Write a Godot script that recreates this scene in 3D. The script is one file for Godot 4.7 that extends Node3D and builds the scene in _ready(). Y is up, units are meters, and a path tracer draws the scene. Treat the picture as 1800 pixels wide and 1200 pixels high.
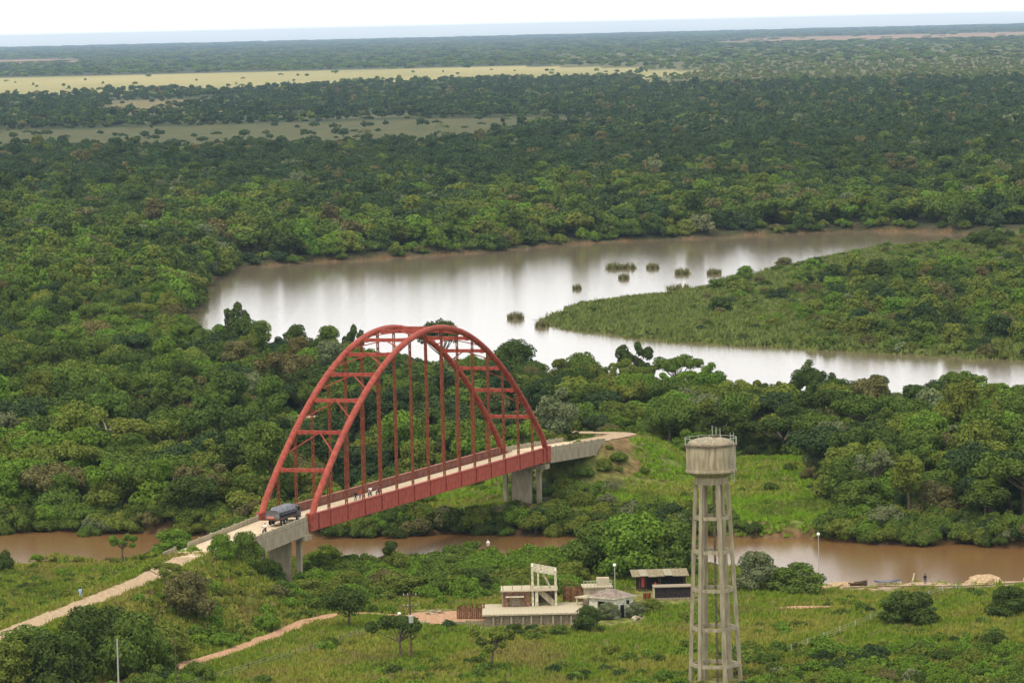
extends Node3D
# A red tied-arch bridge over a brown lowland river, seen from a hill with a long lens. x right, y up, depth d = -z.

const AZ := 0.347
const DECK := 13.7                       # top of the tie girders
var AX := Vector3(sin(AZ), 0, -cos(AZ))   # along the bridge, away from the camera
var LT := Vector3(cos(AZ), 0, sin(AZ))    # across it
var B0 := Vector3(-39.0, 0, -766.9)
const SPAN := 120.0

var rng := RandomNumberGenerator.new()
var nz := FastNoiseLite.new()
var nz2 := FastNoiseLite.new()
var nz3 := FastNoiseLite.new()
var M := {}
var names := {}
var RIVER := PackedVector2Array()
var LAKE := PackedVector2Array()
var MEADOW := PackedVector2Array()
var MEADOW2 := PackedVector2Array()
var SPIT := PackedVector2Array()
var NEAR_ROAD := []
var FAR_ROAD := []

# ---------------------------------------------------------------- helpers
func numbered(n: String) -> String:
	if not names.has(n):
		names[n] = 0
		return n
	names[n] += 1
	return "%s_%03d" % [n, names[n]]

func thing(called: String, label: String, category: String, at := Vector3.ZERO, turn := 0.0, group := "") -> Node3D:
	var o := Node3D.new()
	o.name = numbered(called)
	add_child(o)
	o.position = at
	o.rotation.y = turn
	tag(o, label, category, group)
	return o

func rebase(o: Node3D, at: Vector3) -> void:
	o.position = at
	for c in o.get_children():
		c.position -= at

func tag(o: Node, label: String, category: String, group := "") -> void:
	o.set_meta("label", label)
	o.set_meta("category", category)
	if group != "":
		o.set_meta("group", group)

func newst() -> SurfaceTool:
	var st := SurfaceTool.new()
	st.begin(Mesh.PRIMITIVE_TRIANGLES)
	st.set_smooth_group(-1)
	return st

func obj(called: String, st: SurfaceTool, m: Material, parent: Node) -> MeshInstance3D:
	st.generate_normals()
	return inst(called, st.commit(), m, parent)

func inst(called: String, mesh: Mesh, m: Material, parent: Node) -> MeshInstance3D:
	var o := MeshInstance3D.new()
	o.mesh = mesh
	if m:
		o.material_override = m
	if parent == self:
		o.name = numbered(called)
		add_child(o)
	else:
		o.name = called
		parent.add_child(o, true)
	return o

func quad(st: SurfaceTool, a: Vector3, b: Vector3, c: Vector3, d: Vector3) -> void:
	for p in [a, b, c, a, c, d]:
		st.add_vertex(p)

# box between two ends: axis from p to q, with width w across "side" and height h across the third axis
func bar(st: SurfaceTool, p: Vector3, q: Vector3, w: float, h: float, up := Vector3.UP) -> void:
	var f := (q - p).normalized()
	if absf(f.dot(up)) > 0.98:
		up = LT
	var s := f.cross(up).normalized() * w * 0.5
	var u := s.cross(f).normalized() * h * 0.5
	var a := [p - s - u, p + s - u, p + s + u, p - s + u]
	var b := [q - s - u, q + s - u, q + s + u, q - s + u]
	for k in 4:
		var n := (k + 1) % 4
		quad(st, a[k], b[k], b[n], a[n])
	quad(st, a[0], a[1], a[2], a[3])
	quad(st, b[3], b[2], b[1], b[0])

func box(st: SurfaceTool, c: Vector3, size: Vector3, turn := 0.0) -> void:
	var bs := Basis(Vector3.UP, turn)
	var x := bs.x * size.x * 0.5
	var z := bs.z * size.z * 0.5
	var y := Vector3.UP * size.y * 0.5
	var lo := [c - x - y - z, c + x - y - z, c + x - y + z, c - x - y + z]
	var hi := [c - x + y - z, c + x + y - z, c + x + y + z, c - x + y + z]
	quad(st, hi[0], hi[1], hi[2], hi[3])
	quad(st, lo[3], lo[2], lo[1], lo[0])
	for k in 4:
		var n := (k + 1) % 4
		quad(st, lo[k], lo[n], hi[n], hi[k])

func tube(st: SurfaceTool, path: Array, radii: Array, sides := 8, cap := true) -> void:
	var rings := []
	for i in path.size():
		var f: Vector3 = (path[mini(i + 1, path.size() - 1)] - path[maxi(i - 1, 0)]).normalized()
		var ref := Vector3.UP if absf(f.y) < 0.9 else Vector3.RIGHT
		var s := f.cross(ref).normalized()
		var u := s.cross(f).normalized()
		var r := []
		for k in sides:
			var a := TAU * k / sides
			r.append(path[i] + (s * cos(a) + u * sin(a)) * radii[i])
		rings.append(r)
	st.set_smooth_group(1)
	for i in path.size() - 1:
		for k in sides:
			var n := (k + 1) % sides
			quad(st, rings[i][k], rings[i + 1][k], rings[i + 1][n], rings[i][n])
	st.set_smooth_group(-1)
	if cap:
		for k in range(1, sides - 1):
			for p in [rings[0][0], rings[0][k], rings[0][k + 1]]:
				st.add_vertex(p)
			var l: Array = rings[-1]
			for p in [l[0], l[k + 1], l[k]]:
				st.add_vertex(p)

# turned shape round the y axis: profile of (radius, height)
func lathe(st: SurfaceTool, c: Vector3, prof: Array, sides := 20) -> void:
	st.set_smooth_group(-1)
	for i in prof.size() - 1:
		for k in sides:
			var a := TAU * k / sides
			var b := TAU * (k + 1) / sides
			var p: Vector2 = prof[i]
			var q: Vector2 = prof[i + 1]
			quad(st, c + Vector3(p.x * cos(a), p.y, p.x * sin(a)), c + Vector3(q.x * cos(a), q.y, q.x * sin(a)), c + Vector3(q.x * cos(b), q.y, q.x * sin(b)), c + Vector3(p.x * cos(b), p.y, p.x * sin(b)))

func lin(r: float, g: float, b: float) -> Color:
	return Color(r, g, b).linear_to_srgb()

func noise_tex(sd: int, freq: float, a: Color, b: Color, size := 256, lo := 0.25, hi := 0.75, oct := 4) -> NoiseTexture2D:
	var t := NoiseTexture2D.new()
	var n := FastNoiseLite.new()
	n.seed = sd
	n.noise_type = FastNoiseLite.TYPE_SIMPLEX_SMOOTH
	n.frequency = freq
	n.fractal_octaves = oct
	t.noise = n
	t.width = size
	t.height = size
	t.seamless = true
	var g := Gradient.new()
	g.offsets = PackedFloat32Array([lo, hi])
	g.colors = PackedColorArray([a, b])
	t.color_ramp = g
	return t

func mat(c: Color, rough := 0.9, spec := 0.3) -> StandardMaterial3D:
	var m := StandardMaterial3D.new()
	m.albedo_color = c
	m.roughness = rough
	m.metallic_specular = spec
	return m

func weathered(sd: int, a: Color, b: Color, scale: float, rough := 0.9, freq := 0.02) -> StandardMaterial3D:
	var m := mat(Color.WHITE, rough)
	m.albedo_texture = noise_tex(sd, freq, a, b)
	m.uv1_triplanar = true
	m.uv1_world_triplanar = true
	m.uv1_scale = Vector3.ONE * scale
	return m

# paint that has faded and rusted in patches
func paint(sd: int, cols: Array, scale: Vector3) -> StandardMaterial3D:
	var m := weathered(sd, cols[0], cols[-1], 1.0, 0.7, 0.02)
	var g: Gradient = m.albedo_texture.color_ramp
	g.offsets = PackedFloat32Array([0.12, 0.34, 0.62, 0.9])
	g.colors = PackedColorArray(cols)
	m.uv1_scale = scale
	return m

func leafmat(c: Color) -> StandardMaterial3D:
	var m := mat(c, 0.8, 0.1)
	m.vertex_color_use_as_albedo = true
	m.backlight_enabled = true
	m.backlight = Color(0.45, 0.5, 0.25)
	return m

func br(s: float, l: float, y: float) -> Vector3:
	return B0 + AX * s + LT * l + Vector3.UP * y

# ---------------------------------------------------------------- land
func seg_dist(p: Vector2, poly: PackedVector2Array) -> float:
	var best := 1e18
	var n := poly.size()
	for i in n:
		var a := poly[i]
		var e := poly[(i + 1) % n] - a
		var w := p - a
		var t := clampf(w.dot(e) / e.length_squared(), 0.0, 1.0)
		var q := w - e * t
		var l := q.length_squared()
		if l < best:
			best = l
	return sqrt(best)

func shore(x: float, d: float) -> float:      # metres from the water's edge, negative on the water
	if d > 2150.0 or d < 640.0 or absf(x) > 420.0:
		return 200.0
	var p := Vector2(x + nz2.get_noise_2d(x * 4.0, d * 4.0) * 5.0, d + nz2.get_noise_2d(x * 4.0 + 900.0, d * 4.0) * 9.0)
	var s := 200.0
	if d < 980.0:
		s = seg_dist(p, RIVER)
		if Geometry2D.is_point_in_polygon(p, RIVER):
			s = -s
	if d > 980.0:
		var t := seg_dist(p, LAKE)
		if Geometry2D.is_point_in_polygon(p, LAKE):
			t = -t
		s = t
	return s

func on_spit(x: float, d: float) -> bool:     # the low tongue of land in the far river
	return d > 1130.0 and d < 1995.0 and x > 0.0 and Geometry2D.is_point_in_polygon(Vector2(x, d), SPIT)

func road_dist(p: Vector2, road: Array) -> Vector2:   # (distance, height of the road there)
	var best := Vector2(1e9, 0)
	for i in road.size() - 1:
		var a: Vector3 = road[i]
		var b: Vector3 = road[i + 1]
		var a2 := Vector2(a.x, a.z)
		var e := Vector2(b.x, b.z) - a2
		var t := clampf((p - a2).dot(e) / e.length_squared(), 0.0, 1.0)
		var l := (p - a2 - e * t).length()
		if l < best.x:
			best = Vector2(l, lerpf(a.y, b.y, t))
	return best

func land(x: float, d: float) -> float:
	return land_at(x, d, shore(x, d))

func land_at(x: float, d: float, s: float) -> float:
	if d < 560.0:
		return lerpf(2.0, -4.0, clampf((560.0 - d) / 300.0, 0, 1))
	var base := 2.0
	if d > 800.0:
		base = 3.2 + nz.get_noise_2d(x * 0.6, d * 0.6) * 1.6
	else:
		base = 2.0 + nz.get_noise_2d(x * 1.2, d * 1.2) * 0.7
	if on_spit(x, d):
		base = 1.5
	if d > 2150.0:
		return 3.0
	var reach := 14.0
	var from := -6.0
	if d < 1000.0:
		reach = 9.0
		if d < 825.0 - 0.45 * maxf(x, 0.0):
			from = -10.0
			if x > 40.0 and d > 690.0:
				# a flat beach runs down to the water here
				from = lerpf(-10.0, -6.0, smoothstep(40.0, 50.0, x))
				base = lerpf(base, lerpf(0.75, base, smoothstep(5.0, 48.0, s)), smoothstep(40.0, 50.0, x))
				reach = lerpf(9.0, 5.0, smoothstep(40.0, 50.0, x))
	var h := lerpf(-2.2, base, smoothstep(from, reach, s))
	if d < 820.0 or (d > 880.0 and d < 1120.0):
		var p := Vector2(x, d)
		var r := road_dist(p, NEAR_ROAD if d < 830.0 else FAR_ROAD)
		if r.x < 40.0:
			var e := r.y - maxf(0.0, r.x - 4.6) * 0.55
			e = e + nz2.get_noise_2d(x * 6.0, d * 6.0) * clampf(r.x - 4.6, 0.0, 2.0) * 0.5
			h = maxf(h, e)
	return h

func field_far(x: float, d: float) -> float:   # 0 wooded, 1 field dulled by painted cloud shade, 2 dry yellow field, 2.5 bare, 3 open woodland
	var u := x / d
	var w := nz3.get_noise_2d(x * 0.35, d * 0.12)
	var w2 := nz3.get_noise_2d(x * 0.08 + 500.0, d * 0.05)
	if d < 3450.0 + w * 160.0:
		return 0.0
	if d < 4640.0 + w * 200.0:
		if u < 0.009 + w * 0.03:
			return 1.0
		return 1.0 if (u > 0.044 and u < 0.058 and d > 4150.0 and d < 4480.0) else 0.0
	if d < 5350.0 + w * 120.0:
		return 1.0 if u > -0.086 and u < -0.02 + w * 0.02 and d > 4780.0 and d < 5120.0 and w > -0.3 else 0.0
	if d < 6500.0 + w * 150.0:
		return 1.5 if u > -0.088 and u < -0.05 + w * 0.06 else 0.0
	if d < 7900.0 + u * 8000.0 + w * 700.0 and u < 0.03:
		return 0.0 if w > -0.35 else 1.5
	if d < 10800.0 + w2 * 500.0 and u < 0.045 + w2 * 0.06:
		return 2.0
	if u > 0.01 and d < 16000.0:
		return 3.0
	if d > 16700.0 and d < 20000.0 and u < -0.09 + w2 * 0.02:
		return 2.5
	if d > 19000.0 and d < 25000.0 and u > 0.05 + w2 * 0.03:
		return 2.5
	return 0.0

func open_near(x: float, d: float) -> bool:    # cleared grass beyond the river, beside the bridge
	if d > 990.0:
		return false
	var p := Vector2(x + nz2.get_noise_2d(x * 5.0, d * 5.0) * 6.0, d)
	return Geometry2D.is_point_in_polygon(p, MEADOW) or Geometry2D.is_point_in_polygon(p, MEADOW2)

func ground_color(x: float, d: float, s: float) -> Color:
	var n := nz.get_noise_2d(x * 2.0, d * 2.0)
	var n2 := nz2.get_noise_2d(x * 3.0, d * 3.0)
	var grass := Color(0.16, 0.2, 0.04).lerp(Color(0.24, 0.22, 0.07), clampf(n * 1.2 + 0.4, 0, 1))
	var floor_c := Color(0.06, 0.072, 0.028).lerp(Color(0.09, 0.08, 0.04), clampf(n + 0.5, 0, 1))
	var soil := Color(0.27, 0.15, 0.075).lerp(Color(0.2, 0.125, 0.06), clampf(n2 + 0.5, 0, 1))
	var c := grass
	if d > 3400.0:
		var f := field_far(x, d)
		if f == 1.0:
			c = Color(0.09, 0.105, 0.033).lerp(Color(0.13, 0.125, 0.045), clampf(n + 0.5, 0, 1))  # cloud shade put into the field colour as a duller green
		elif f == 1.5:
			c = Color(0.24, 0.2, 0.09)
		elif f == 2.0:
			c = Color(0.52, 0.45, 0.19).lerp(Color(0.36, 0.33, 0.13), clampf(nz3.get_noise_2d(x * 0.2, d * 0.06) + 0.4, 0, 1))
		elif f == 2.5:
			c = Color(0.42, 0.27, 0.16)
		elif f == 3.0:
			c = Color(0.13, 0.145, 0.055).lerp(Color(0.2, 0.185, 0.075), clampf(n + 0.5, 0, 1))
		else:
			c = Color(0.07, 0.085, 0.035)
	elif on_spit(x, d):
		c = Color(0.13, 0.155, 0.045)
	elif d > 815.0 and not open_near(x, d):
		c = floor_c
		var r := road_dist(Vector2(x, d), FAR_ROAD) if d < 1130.0 else Vector2(99, 0)
		if r.x < 16.0:
			c = soil.lerp(grass, clampf(n2 * 2.0 + 0.35, 0, 1))
	elif d < 830.0:
		var r := road_dist(Vector2(x, d), NEAR_ROAD)
		if r.x > 5.0 and r.x < 17.0 and n2 > 0.12:
			c = soil
	if d < 775.0 and x > 46.0 and s < 11.0 + n2 * 6.0:
		c = Color(0.42, 0.31, 0.2).lerp(Color(0.33, 0.25, 0.16), clampf(n + 0.5, 0, 1))
		return c
	var wet := Color(0.2, 0.12, 0.06)
	if s < 4.0 and not (on_spit(x, d) and s > 0.8):
		c = c.lerp(wet.lerp(soil, clampf(n2 + 0.5, 0, 1)), clampf((4.5 + n2 * 4.0 - s) / 2.0, 0, 1))
	return c

func build_ground() -> void:
	var xs := []
	var x := 0.0
	while x < 132.0:
		xs.append(x)
		x += 2.5
	while x < 300.0:
		xs.append(x)
		x += 5.0
	var stp := 6.0
	while x < 16000.0:
		xs.append(x)
		stp *= 1.12
		x += stp
	xs.append(16000.0)
	var cols := PackedFloat32Array()
	for i in range(xs.size() - 1, 0, -1):
		cols.append(-xs[i])
	for v in xs:
		cols.append(v)
	var rows := PackedFloat32Array([-3000.0, -500.0, 0.0, 300.0, 450.0, 540.0])
	var d := 560.0
	while d < 1120.0:
		rows.append(d)
		d += 2.5
	while d < 2160.0:
		rows.append(d)
		d += 6.0
	stp = 7.0
	while d < 48000.0:
		rows.append(d)
		stp *= 1.045
		d += stp
	var nc := cols.size()
	var nr := rows.size()
	var v := PackedVector3Array()
	var c := PackedColorArray()
	v.resize(nc * nr)
	c.resize(nc * nr)
	for j in nr:
		for i in nc:
			var s := shore(cols[i], rows[j])
			var jx := cols[i]
			v[j * nc + i] = Vector3(jx, land_at(cols[i], rows[j], s), -rows[j])
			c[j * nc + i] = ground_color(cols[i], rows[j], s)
	var idx := PackedInt32Array()
	idx.resize((nc - 1) * (nr - 1) * 6)
	var k := 0
	for j in nr - 1:
		for i in nc - 1:
			var a := j * nc + i
			for q in [a, a + nc, a + nc + 1, a, a + nc + 1, a + 1]:
				idx[k] = q
				k += 1
	var nrm := PackedVector3Array()
	nrm.resize(nc * nr)
	for j in nr:
		for i in nc:
			var l := v[j * nc + maxi(i - 1, 0)]
			var r := v[j * nc + mini(i + 1, nc - 1)]
			var n := v[maxi(j - 1, 0) * nc + i]
			var f := v[mini(j + 1, nr - 1) * nc + i]
			nrm[j * nc + i] = (r - l).cross(f - n).normalized()
	var arr := []
	arr.resize(Mesh.ARRAY_MAX)
	arr[Mesh.ARRAY_VERTEX] = v
	arr[Mesh.ARRAY_COLOR] = c
	arr[Mesh.ARRAY_NORMAL] = nrm
	arr[Mesh.ARRAY_INDEX] = idx
	var me := ArrayMesh.new()
	me.add_surface_from_arrays(Mesh.PRIMITIVE_TRIANGLES, arr)
	var m := mat(Color.WHITE, 0.95, 0.2)
	m.vertex_color_use_as_albedo = true
	m.albedo_texture = noise_tex(5, 0.03, Color(0.62, 0.62, 0.6), Color.WHITE, 512, 0.2, 0.7, 5)
	m.uv1_triplanar = true
	m.uv1_world_triplanar = true
	m.uv1_scale = Vector3.ONE * 0.035
	var o := inst("ground", me, m, self)
	o.set_meta("kind", "structure")

func build_water() -> void:
	var m := mat(lin(0.17, 0.13, 0.078), 0.09, 0.34)
	var t := NoiseTexture2D.new()
	var n := FastNoiseLite.new()
	n.seed = 77
	n.frequency = 0.045
	n.fractal_octaves = 4
	t.noise = n
	t.width = 512
	t.height = 512
	t.seamless = true
	t.as_normal_map = true
	t.bump_strength = 1.2
	m.normal_enabled = true
	m.normal_texture = t
	m.normal_scale = 0.22
	m.uv1_triplanar = true
	m.uv1_world_triplanar = true
	m.uv1_scale = Vector3(0.02, 0.02, 0.05)
	# the near reach runs faster and is ruffled
	var m2: StandardMaterial3D = m.duplicate()
	m2.albedo_color = lin(0.19, 0.1, 0.036)
	m2.normal_scale = 0.3
	m2.roughness = 0.18
	for a in [["river", -190.0, 190.0, 735.0, 905.0], ["river", -190.0, 420.0, 1030.0, 2075.0]]:
		var st := newst()
		quad(st, Vector3(a[1], 0, -a[4]), Vector3(a[2], 0, -a[4]), Vector3(a[2], 0, -a[3]), Vector3(a[1], 0, -a[3]))
		var o := obj(a[0], st, m2 if a[3] < 1000.0 else m, self)
		o.set_meta("kind", "structure")

# a dirt strip laid over the land, its edges ragged
func ribbon(called: String, pts: Array, half: float, m: Material, lift := 0.09, taper := false) -> MeshInstance3D:
	var curve := []
	for i in pts.size() - 1:
		var a: Vector3 = pts[i]
		var b: Vector3 = pts[i + 1]
		var k := maxi(1, int((b - a).length() / 1.6))
		for j in k:
			curve.append(a.lerp(b, float(j) / k))
	curve.append(pts[-1])
	var rows := []
	for i in curve.size():
		var f: Vector3 = curve[mini(i + 1, curve.size() - 1)] - curve[maxi(i - 1, 0)]
		var s := Vector2(f.z, -f.x).normalized()
		var r := []
		var hw := half
		if taper:
			hw *= sin(PI * clampf((i + 0.6) / curve.size(), 0.03, 0.97))
		for k in 7:
			var t := (k / 3.0) - 1.0
			var e := hw * (1.0 + (nz2.get_noise_2d(i * 22.0, signf(t) * 300.0 + half * 50.0) * 0.45 if absf(t) > 0.9 else 0.0))
			var p := Vector2(curve[i].x, curve[i].z) + s * t * e
			var y: float = land(p.x, p.y)
			if curve[i].y > 0.0:
				y = maxf(y, curve[i].y - maxf(0.0, absf(t) * e - 4.6) * 0.55)
			r.append(Vector3(p.x, y + lift, -p.y))
		rows.append(r)
	var st := newst()
	st.set_smooth_group(0)
	for i in rows.size() - 1:
		for k in 6:
			quad(st, rows[i][k], rows[i + 1][k], rows[i + 1][k + 1], rows[i][k + 1])
	var o := obj(called, st, m, self)
	o.set_meta("kind", "structure")
	return o

# ---------------------------------------------------------------- plants
# kinds: 0 round, 1 flat-topped, 2 tall, 3 bush to the ground, 4 sparse, 5 dome leafy to the ground
const KIND_R := [4.6, 6.2, 3.8, 3.0, 4.2, 5.0]
const KIND_H := [8.5, 8.5, 11.5, 4.2, 8.5, 8.0]
const KIND_WORD := ["round-crowned", "flat-topped", "tall", "leafy", "thin-crowned", "dome-shaped"]
const TONES := [[0.074, 0.11, 0.025], [0.113, 0.167, 0.03], [0.159, 0.193, 0.034], [0.14, 0.23, 0.029], [0.161, 0.149, 0.055], [0.055, 0.089, 0.031], [0.172, 0.196, 0.09]]
const TONE_WORD := ["dark green", "mid green", "olive", "bright green", "brownish", "blackish green", "grey-green"]
var crowns := {}
var trunks := {}
var stuff := {}

func lobes_of(kind: int, variant: int) -> Array:
	var r := RandomNumberGenerator.new()
	r.seed = 100 + kind * 17 + variant * 101
	var R: float = KIND_R[kind]
	var H: float = KIND_H[kind]
	var out := []
	match kind:
		0:
			var c := Vector3(0, H - R * 0.78, 0)
			out.append([c, R * 0.62])
			for i in 17:
				var a := r.randf() * TAU
				var e := r.randf_range(-0.15, 1.0)
				var dir := Vector3(cos(a) * sqrt(1 - e * e), e * 0.62, sin(a) * sqrt(1 - e * e))
				out.append([c + dir * R * r.randf_range(0.55, 0.8), R * r.randf_range(0.22, 0.42)])
		1:
			for i in 16:
				var a := r.randf() * TAU
				var q := sqrt(r.randf()) * 0.85
				out.append([Vector3(cos(a) * q * R, H - R * 0.2 - q * q * R * 0.22 + r.randf_range(-0.5, 0.3), sin(a) * q * R), R * r.randf_range(0.13, 0.25)])
		2:
			for i in 16:
				var a := r.randf() * TAU
				var t := r.randf()
				var q := sqrt(r.randf()) * (1.0 - 0.5 * t)
				out.append([Vector3(cos(a) * q * R * 0.75, H * (0.42 + 0.46 * t), sin(a) * q * R * 0.75), R * r.randf_range(0.25, 0.46)])
		3:
			for i in 13:
				var a := r.randf() * TAU
				var q := sqrt(r.randf()) * 0.8
				out.append([Vector3(cos(a) * q * R, H * (0.72 - q * q * 0.5) * r.randf_range(0.55, 1.0), sin(a) * q * R), R * r.randf_range(0.24, 0.44)])
		5:
			for i in 24:
				var a := r.randf() * TAU
				var e := pow(r.randf(), 0.8)
				var q := sqrt(1.0 - e * e * 0.92) * r.randf_range(0.62, 0.84)
				out.append([Vector3(cos(a) * q * R, H * (0.1 + 0.72 * e), sin(a) * q * R), R * r.randf_range(0.2, 0.36)])
			out.append([Vector3(0, H * 0.42, 0), R * 0.62])
		4:
			for i in 15:
				var a := r.randf() * TAU
				var q := sqrt(r.randf()) * 0.85
				out.append([Vector3(cos(a) * q * R, H * r.randf_range(0.55, 0.93) - q * q * 0.8, sin(a) * q * R), R * r.randf_range(0.13, 0.26)])
	return out

func crown_arrays(kind: int, variant: int, lod: int) -> Array:
	var lobes := lobes_of(kind, variant)
	var r := RandomNumberGenerator.new()
	r.seed = 7 + kind * 31 + variant * 7 + lod * 3
	var count: int = [4400, 1250, 230][lod]
	var size: float = [0.42, 0.76, 1.75][lod]
	if kind == 4 or kind == 1:
		count = int(count * 0.75)
	if kind == 5:
		count = int(count * 1.35)
	if kind == 3:
		count = int(count * 0.7)
		size *= 0.8
	var v := PackedVector3Array()
	var c := PackedColorArray()
	var total := 0.0
	for l in lobes:
		total += l[1] * l[1]
	var top := -1e9
	for l in lobes:
		top = maxf(top, l[0].y + l[1])
	for l in lobes:
		var lc: Vector3 = l[0]
		var lr: float = l[1]
		var n := int(count * lr * lr / total)
		var tint := r.randf_range(0.86, 1.16)
		var hue := r.randf_range(-0.06, 0.06)
		for i in n:
			var dir := Vector3(r.randfn(), r.randfn() + 0.35, r.randfn()).normalized()
			var p := lc + dir * lr * r.randf_range(0.78, 1.08) * Vector3(1, 0.85, 1)
			var hid := false
			for o in lobes:
				if o[0] != lc and p.distance_squared_to(o[0]) < o[1] * o[1] * 0.5:
					hid = true
					break
			if hid and r.randf() < 0.8:
				continue
			var nrm := (dir + Vector3(r.randf_range(-0.8, 0.8), r.randf_range(-0.3, 0.9), r.randf_range(-0.8, 0.8))).normalized()
			var s := nrm.cross(Vector3(r.randfn(), r.randfn(), r.randfn())).normalized()
			var u := nrm.cross(s)
			var w := size * r.randf_range(0.6, 1.35)
			s *= w * 0.5
			u *= w * r.randf_range(0.35, 0.75)
			var bend := nrm * w * 0.18
			var a0 := p - s
			var a1 := p - u * 0.6 + bend
			var a2 := p + s * r.randf_range(0.7, 1.2)
			var a3 := p + u + bend
			var k := tint * r.randf_range(0.78, 1.22)
			var col := Color(k * (1.0 + hue + r.randf_range(-0.08, 0.08)), k, k * (1.0 - hue))
			for q in [a0, a1, a2, a0, a2, a3]:
				v.append(q)
				c.append(col)
		# branches and inner leaves that close the clump
		if kind != 4 and lr > 0.55:
			var core := 0.66 * lr
			var cc := Color(tint, tint, tint)
			for i in 5:
				for j in 4:
					var q := []
					for e in [[i, j], [i + 1, j], [i + 1, j + 1], [i, j + 1]]:
						var a: float = TAU * e[0] / 5.0
						var b: float = PI * e[1] / 4.0
						q.append(lc + Vector3(cos(a) * sin(b), cos(b) * 0.8, sin(a) * sin(b)) * core)
					for e in [0, 1, 2, 0, 2, 3]:
						v.append(q[e])
						c.append(cc)
	var arr := []
	arr.resize(Mesh.ARRAY_MAX)
	arr[Mesh.ARRAY_VERTEX] = v
	arr[Mesh.ARRAY_COLOR] = c
	return arr

func trunk_st(kind: int, variant: int) -> SurfaceTool:
	var r := RandomNumberGenerator.new()
	r.seed = 900 + kind * 13 + variant
	var lobes := lobes_of(kind, variant)
	var H: float = KIND_H[kind]
	var st := newst()
	var split := Vector3(r.randf_range(-0.3, 0.3), H * (0.42 if kind != 3 else 0.2), r.randf_range(-0.3, 0.3))
	var w: float = 0.24 if kind != 3 else 0.14
	tube(st, [Vector3(0, -0.6, 0), Vector3(0, 0.3, 0), split * 0.5 + Vector3(0.1, 0, 0), split], [w * 1.7, w * 1.2, w, w * 0.8], 6, false)
	var step: int = 1 if kind == 4 or kind == 1 else 3
	for i in range(0, lobes.size(), step):
		var e: Vector3 = lobes[i][0]
		var mid := split.lerp(e, 0.5) + Vector3(0, -0.3 if kind == 1 else 0.2, 0)
		tube(st, [split - Vector3(0, 0.1, 0), mid, e], [w * 0.55, w * 0.38, w * 0.12], 5, false)
	return st

func crown_mesh(kind: int, variant: int, lod: int) -> ArrayMesh:
	var key := [kind, variant, lod]
	if not crowns.has(key):
		var me := ArrayMesh.new()
		me.add_surface_from_arrays(Mesh.PRIMITIVE_TRIANGLES, crown_arrays(kind, variant, lod))
		crowns[key] = me
	return crowns[key]

func trunk_mesh(kind: int, variant: int) -> ArrayMesh:
	var key := [kind, variant]
	if not trunks.has(key):
		var st := trunk_st(kind, variant)
		st.generate_normals()
		trunks[key] = st.commit()
	return trunks[key]

func tone_color(t: int, r: RandomNumberGenerator) -> Color:
	var k := r.randf_range(0.82, 1.2)
	return Color(TONES[t][0] * k * r.randf_range(0.93, 1.07), TONES[t][1] * k, TONES[t][2] * k)

# rows of copies for one mass of plants: key -> [transforms, colours]
func put(mass: String, key: Array, t: Transform3D, c: Color) -> void:
	if not stuff.has(mass):
		stuff[mass] = {}
	if not stuff[mass].has(key):
		stuff[mass][key] = [[], []]
	stuff[mass][key][0].append(t)
	stuff[mass][key][1].append(c)

func flush_stuff(mass: String, label: String, category: String, part: String) -> void:
	if not stuff.has(mass):
		return
	var root := Node3D.new()
	root.name = numbered(mass)
	add_child(root)
	tag(root, label, category)
	root.set_meta("kind", "stuff")
	for key in stuff[mass]:
		var me: ArrayMesh
		if key[0] is String:
			me = crowns[key[0]]
		else:
			me = ArrayMesh.new()
			me.add_surface_from_arrays(Mesh.PRIMITIVE_TRIANGLES, crown_mesh(key[0], key[1], key[2]).surface_get_arrays(0))
			me.surface_set_material(0, M.leaf)
			if key[2] == 0:
				me.add_surface_from_arrays(Mesh.PRIMITIVE_TRIANGLES, trunk_mesh(key[0], key[1]).surface_get_arrays(0))
				me.surface_set_material(1, M.bark)
		var mm := MultiMesh.new()
		mm.transform_format = MultiMesh.TRANSFORM_3D
		mm.use_colors = true
		mm.mesh = me
		var ts: Array = stuff[mass][key][0]
		mm.instance_count = ts.size()
		for i in ts.size():
			mm.set_instance_transform(i, ts[i])
			mm.set_instance_color(i, stuff[mass][key][1][i])
		var o := MultiMeshInstance3D.new()
		o.name = part
		o.multimesh = mm
		o.set_meta("kind", "stuff")
		root.add_child(o, true)
	stuff.erase(mass)

func pixel_x(x: float, d: float) -> float:
	return 900.0 + 8000.0 * x / d

const PLACES := [[60, "at the left edge"], [150, "near the left edge"], [250, "far left of the bridge"], [350, "beyond the ramp's foot"], [455, "just left of the bridge"], [560, "by the near arch feet"], [640, "behind the first arch quarter"], [720, "behind the second arch quarter"], [800, "behind the third arch quarter"], [880, "behind the last arch quarter"], [965, "by the far arch feet"], [1060, "behind the far approach span"], [1130, "between bridge and tower"], [1205, "just left of the tower"], [1300, "in line with the tower"], [1400, "just right of the tower"], [1500, "right of the tower"], [1600, "well right of the tower"], [1700, "near the right edge"]]

func place_words(x: float, d: float) -> String:
	var p := pixel_x(x, d)
	for a in PLACES:
		if p < a[0]:
			return a[1]
	return "at the right edge"

const ORD := ["nearest", "second nearest", "third nearest", "fourth nearest", "fifth nearest", "sixth nearest", "seventh nearest", "eighth nearest", "ninth nearest", "tenth nearest", "eleventh nearest", "twelfth nearest", "thirteenth nearest", "fourteenth nearest", "fifteenth nearest", "sixteenth nearest", "seventeenth nearest", "eighteenth nearest", "nineteenth nearest", "twentieth nearest", "twenty-first nearest", "twenty-second nearest", "twenty-third nearest", "twenty-fourth nearest", "twenty-fifth nearest", "twenty-sixth nearest"]

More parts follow.
